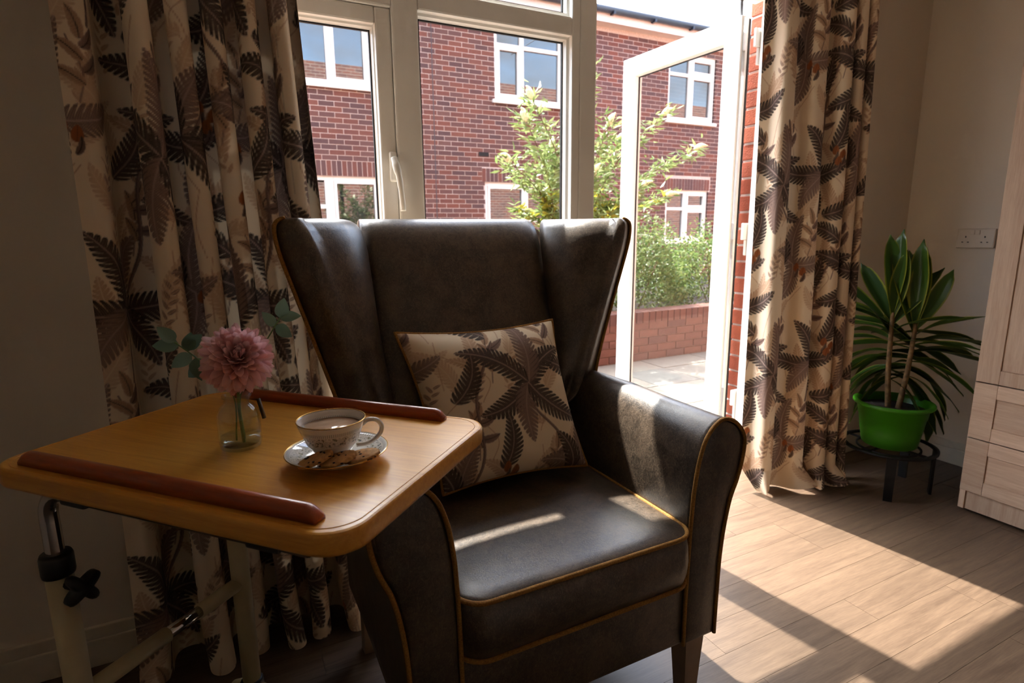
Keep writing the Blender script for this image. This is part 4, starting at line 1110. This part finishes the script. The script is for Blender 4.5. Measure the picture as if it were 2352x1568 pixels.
for gx in np.arange(1.0, 11, .9): box('gutter_bracket', (gx - .02, BY - .335, 4.73), (gx + .02, BY - .21, 4.78), 'gutter plastic', bd)
V = [(X0, BY - .26, 4.82), (X1, BY - .26, 4.82), (X1, BY + 4, 6.6), (X0, BY + 4, 6.6), (X0, BY - .26, 4.78), (X1, BY - .26, 4.78), (X1, BY + 4, 6.5), (X0, BY + 4, 6.5)]
fixn(mk('roof', V, BF, 'roof tile', bd))
box('expansion_joint', (3.185, BY - .004, Z0), (3.197, BY + .02, Z1), 'lead paint', bd)
box('air_brick', (3.95, BY - .005, 2.32), (4.13, BY + .02, 2.385), 'dark slot', bd)
cb_ = tube('overhead_cable', [(6.435, 8.66, 4.87), (5.85, 7.6, 4.75), (5.65, 7.0, 4.62)], .008, 'cable', None, 6, loc=(6.4, 8.6, 4.8))
tag(cb_, 'thin pale overhead cable running to the gutter of the brick building', 'cable')

# ------------------------------------------------------------------ outside: shrubs
def leaf_cloud(name, P, D, L, w, mat, parent):
    """many small pointed leaves joined: rows of base point and direction"""
    n = len(P); P = np.array(P); D = np.array(D); D = D / np.linalg.norm(D, axis=1)[:, None]
    R = rng.normal(size=(n, 3)); S = np.cross(D, R); S /= np.linalg.norm(S, axis=1)[:, None]; N = np.cross(S, D)
    l = (L * rng.uniform(.7, 1.2, n))[:, None]; ww = (w * rng.uniform(.8, 1.2, n))[:, None]
    V = np.stack([P, P + D * l * .4 + S * ww + N * ww * .3, P + D * l - N * l * .12, P + D * l * .4 - S * ww + N * ww * .3], 1).reshape(-1, 3)
    F = [(4 * i, 4 * i + 1, 4 * i + 2, 4 * i + 3) for i in range(n)]
    o = mk(name, V, F, mat, parent, True); o['kind'] = 'stuff'; return o
bu = thing('buddleia_shrub', 'tall arching shrub with pale flower spikes and narrow leaves in front of the brick building', 'shrub', (3.0, 4.75, PLT - .05))
tips = [(3.11, 4.6, 2.52), (2.47, 4.5, 2.22), (2.36, 4.4, 2.02), (2.20, 4.4, 1.68), (4.37, 4.5, 1.90), (4.02, 4.6, 2.22), (3.55, 4.7, 1.95), (3.25, 4.45, 2.05), (2.80, 4.7, 1.85), (4.2, 4.7, 1.45), (2.62, 4.6, 1.45), (3.6, 4.4, 1.5), (3.05, 4.4, 1.6), (2.45, 4.7, 1.3), (3.35, 4.6, 1.35), (2.85, 4.45, 1.25), (3.15, 4.6, 1.2)]
LV = leaf_mesh(.11, .013, 'leaf', 'buddleia leaf', .4, .25, 6, 3); LV2 = leaf_mesh(.10, .016, 'leaf', 'yellow leaf', .4, .3, 6, 3)
FP, FD = [], []; nleaf = 0; YP, YD = [], []
rb_ = random.Random(9)
for t in tips:
    b0_ = np.array([3.0 + rb_.uniform(-.15, .15), 4.75 + rb_.uniform(-.1, .1), PLT - .06]); t = np.array(t)
    mid = b0_ * .45 + t * .55 + np.array([(b0_[0] - t[0]) * .12, 0, .22])
    P = smooth_path([b0_, mid, t], 40); tube('stem', P, [.009 - .006 * i / len(P) for i in range(len(P))], 'twig', bu, 6)
    for i in range(8, len(P)):
        for s_ in range(6 if P[i][2] < 1.75 else 4):
            a = rb_.uniform(0, 2 * PI); tg = P[min(i, len(P) - 1)] - P[i - 1]; tg /= np.linalg.norm(tg)
            d = tg * .5 + np.array([math.cos(a), math.sin(a), rb_.uniform(-.5, .3)])
            if i % 3 == 0 and s_ == 0 and nleaf < 296 and i > 14:
                sc_2 = rb_.uniform(.7, 1.2); low = P[i][2] < 1.5 and rb_.random() < .5
                inst('leaf', LV2 if low else LV, bu, P[i], aim(d, rb_.uniform(-1, 1)), (sc_2,) * 3); nleaf += 1
            elif P[i][2] < 1.45 and rb_.random() < .45: YP.append(P[i] + rb_.uniform(-.03, .03)); YD.append(d)
            else: FP.append(P[i]); FD.append(d)
    if t[2] > 1.4:
        d = P[-1] - P[-4]; d /= np.linalg.norm(d)
        tube('flower_spike', smooth_path([P[-1] - d * .03, P[-1] + d * .04, P[-1] + d * .08 + np.array([.01, 0, -.01]), P[-1] + d * .13 + np.array([.015, 0, -.035])], 16), [1.3 * q for q in [.012, .018, .022, .023, .023, .022, .021, .020, .018, .016, .014, .012, .010, .008, .006, .004, .003]], 'flower cream', bu, 8)
FP = [p_ + np.array(d2) / np.linalg.norm(d2) * rb_.uniform(0, .07) for p_, d2 in zip(FP, FD)]
FP, FD = FP + [p_ + np.array([rb_.gauss(0, .05) for _ in range(3)]) for p_ in FP], FD + [np.array(d2) + np.array([rb_.gauss(0, .5) for _ in range(3)]) for d2 in FD]
leaf_cloud('foliage', FP, FD, .10, .011, 'buddleia leaf', bu); leaf_cloud('low_foliage', YP, YD, .09, .016, 'yellow leaf', bu)
hedge_labels = ['small leafy green bush at the left end of the planter, below the tall shrub', 'low leafy bush in the middle of the planter, seen through the door glass', 'low leafy bush at the right of the planter, by the door hinge stile', 'taller leafy bush behind the others against the brick building']
for (hx_, hy_, rx, ry, h_), lb in zip(((2.7, 4.6, .6, .35, .62), (3.75, 4.65, .62, .36, .72), (4.9, 4.7, .68, .40, .80), (4.4, 5.6, 1.1, .5, .95)), hedge_labels):
    hb_ = thing('hedge_bush', lb, 'bush', (hx_, hy_, PLT - .05), group='bushes in the raised planter')
    n = 5200; th = rng.uniform(0, 2 * PI, n); ph = np.arccos(rng.uniform(0, 1, n)); rr = rng.uniform(.55, 1.05, n) ** .6
    P = np.stack([hx_ + rx * rr * np.sin(ph) * np.cos(th), hy_ + ry * rr * np.sin(ph) * np.sin(th), PLT - .05 + h_ * rr * np.cos(ph) * (1 + .12 * np.sin(5 * th) + .1 * np.sin(9 * th))], 1)
    D = np.stack([np.cos(th), np.sin(th), rng.uniform(-.2, 1.1, n)], 1) + rng.normal(size=(n, 3)) * .5
    leaf_cloud('foliage', P, D, .042, .012, 'hedge leaf', hb_)
    for k in range(5):
        a = k * 1.3; tube('stem', [(hx_ + .05 * math.cos(a), hy_ + .05 * math.sin(a), PLT - .06), (hx_ + rx * .5 * math.cos(a), hy_ + ry * .5 * math.sin(a), PLT + h_ * .6)], .006, 'twig', hb_, 5)
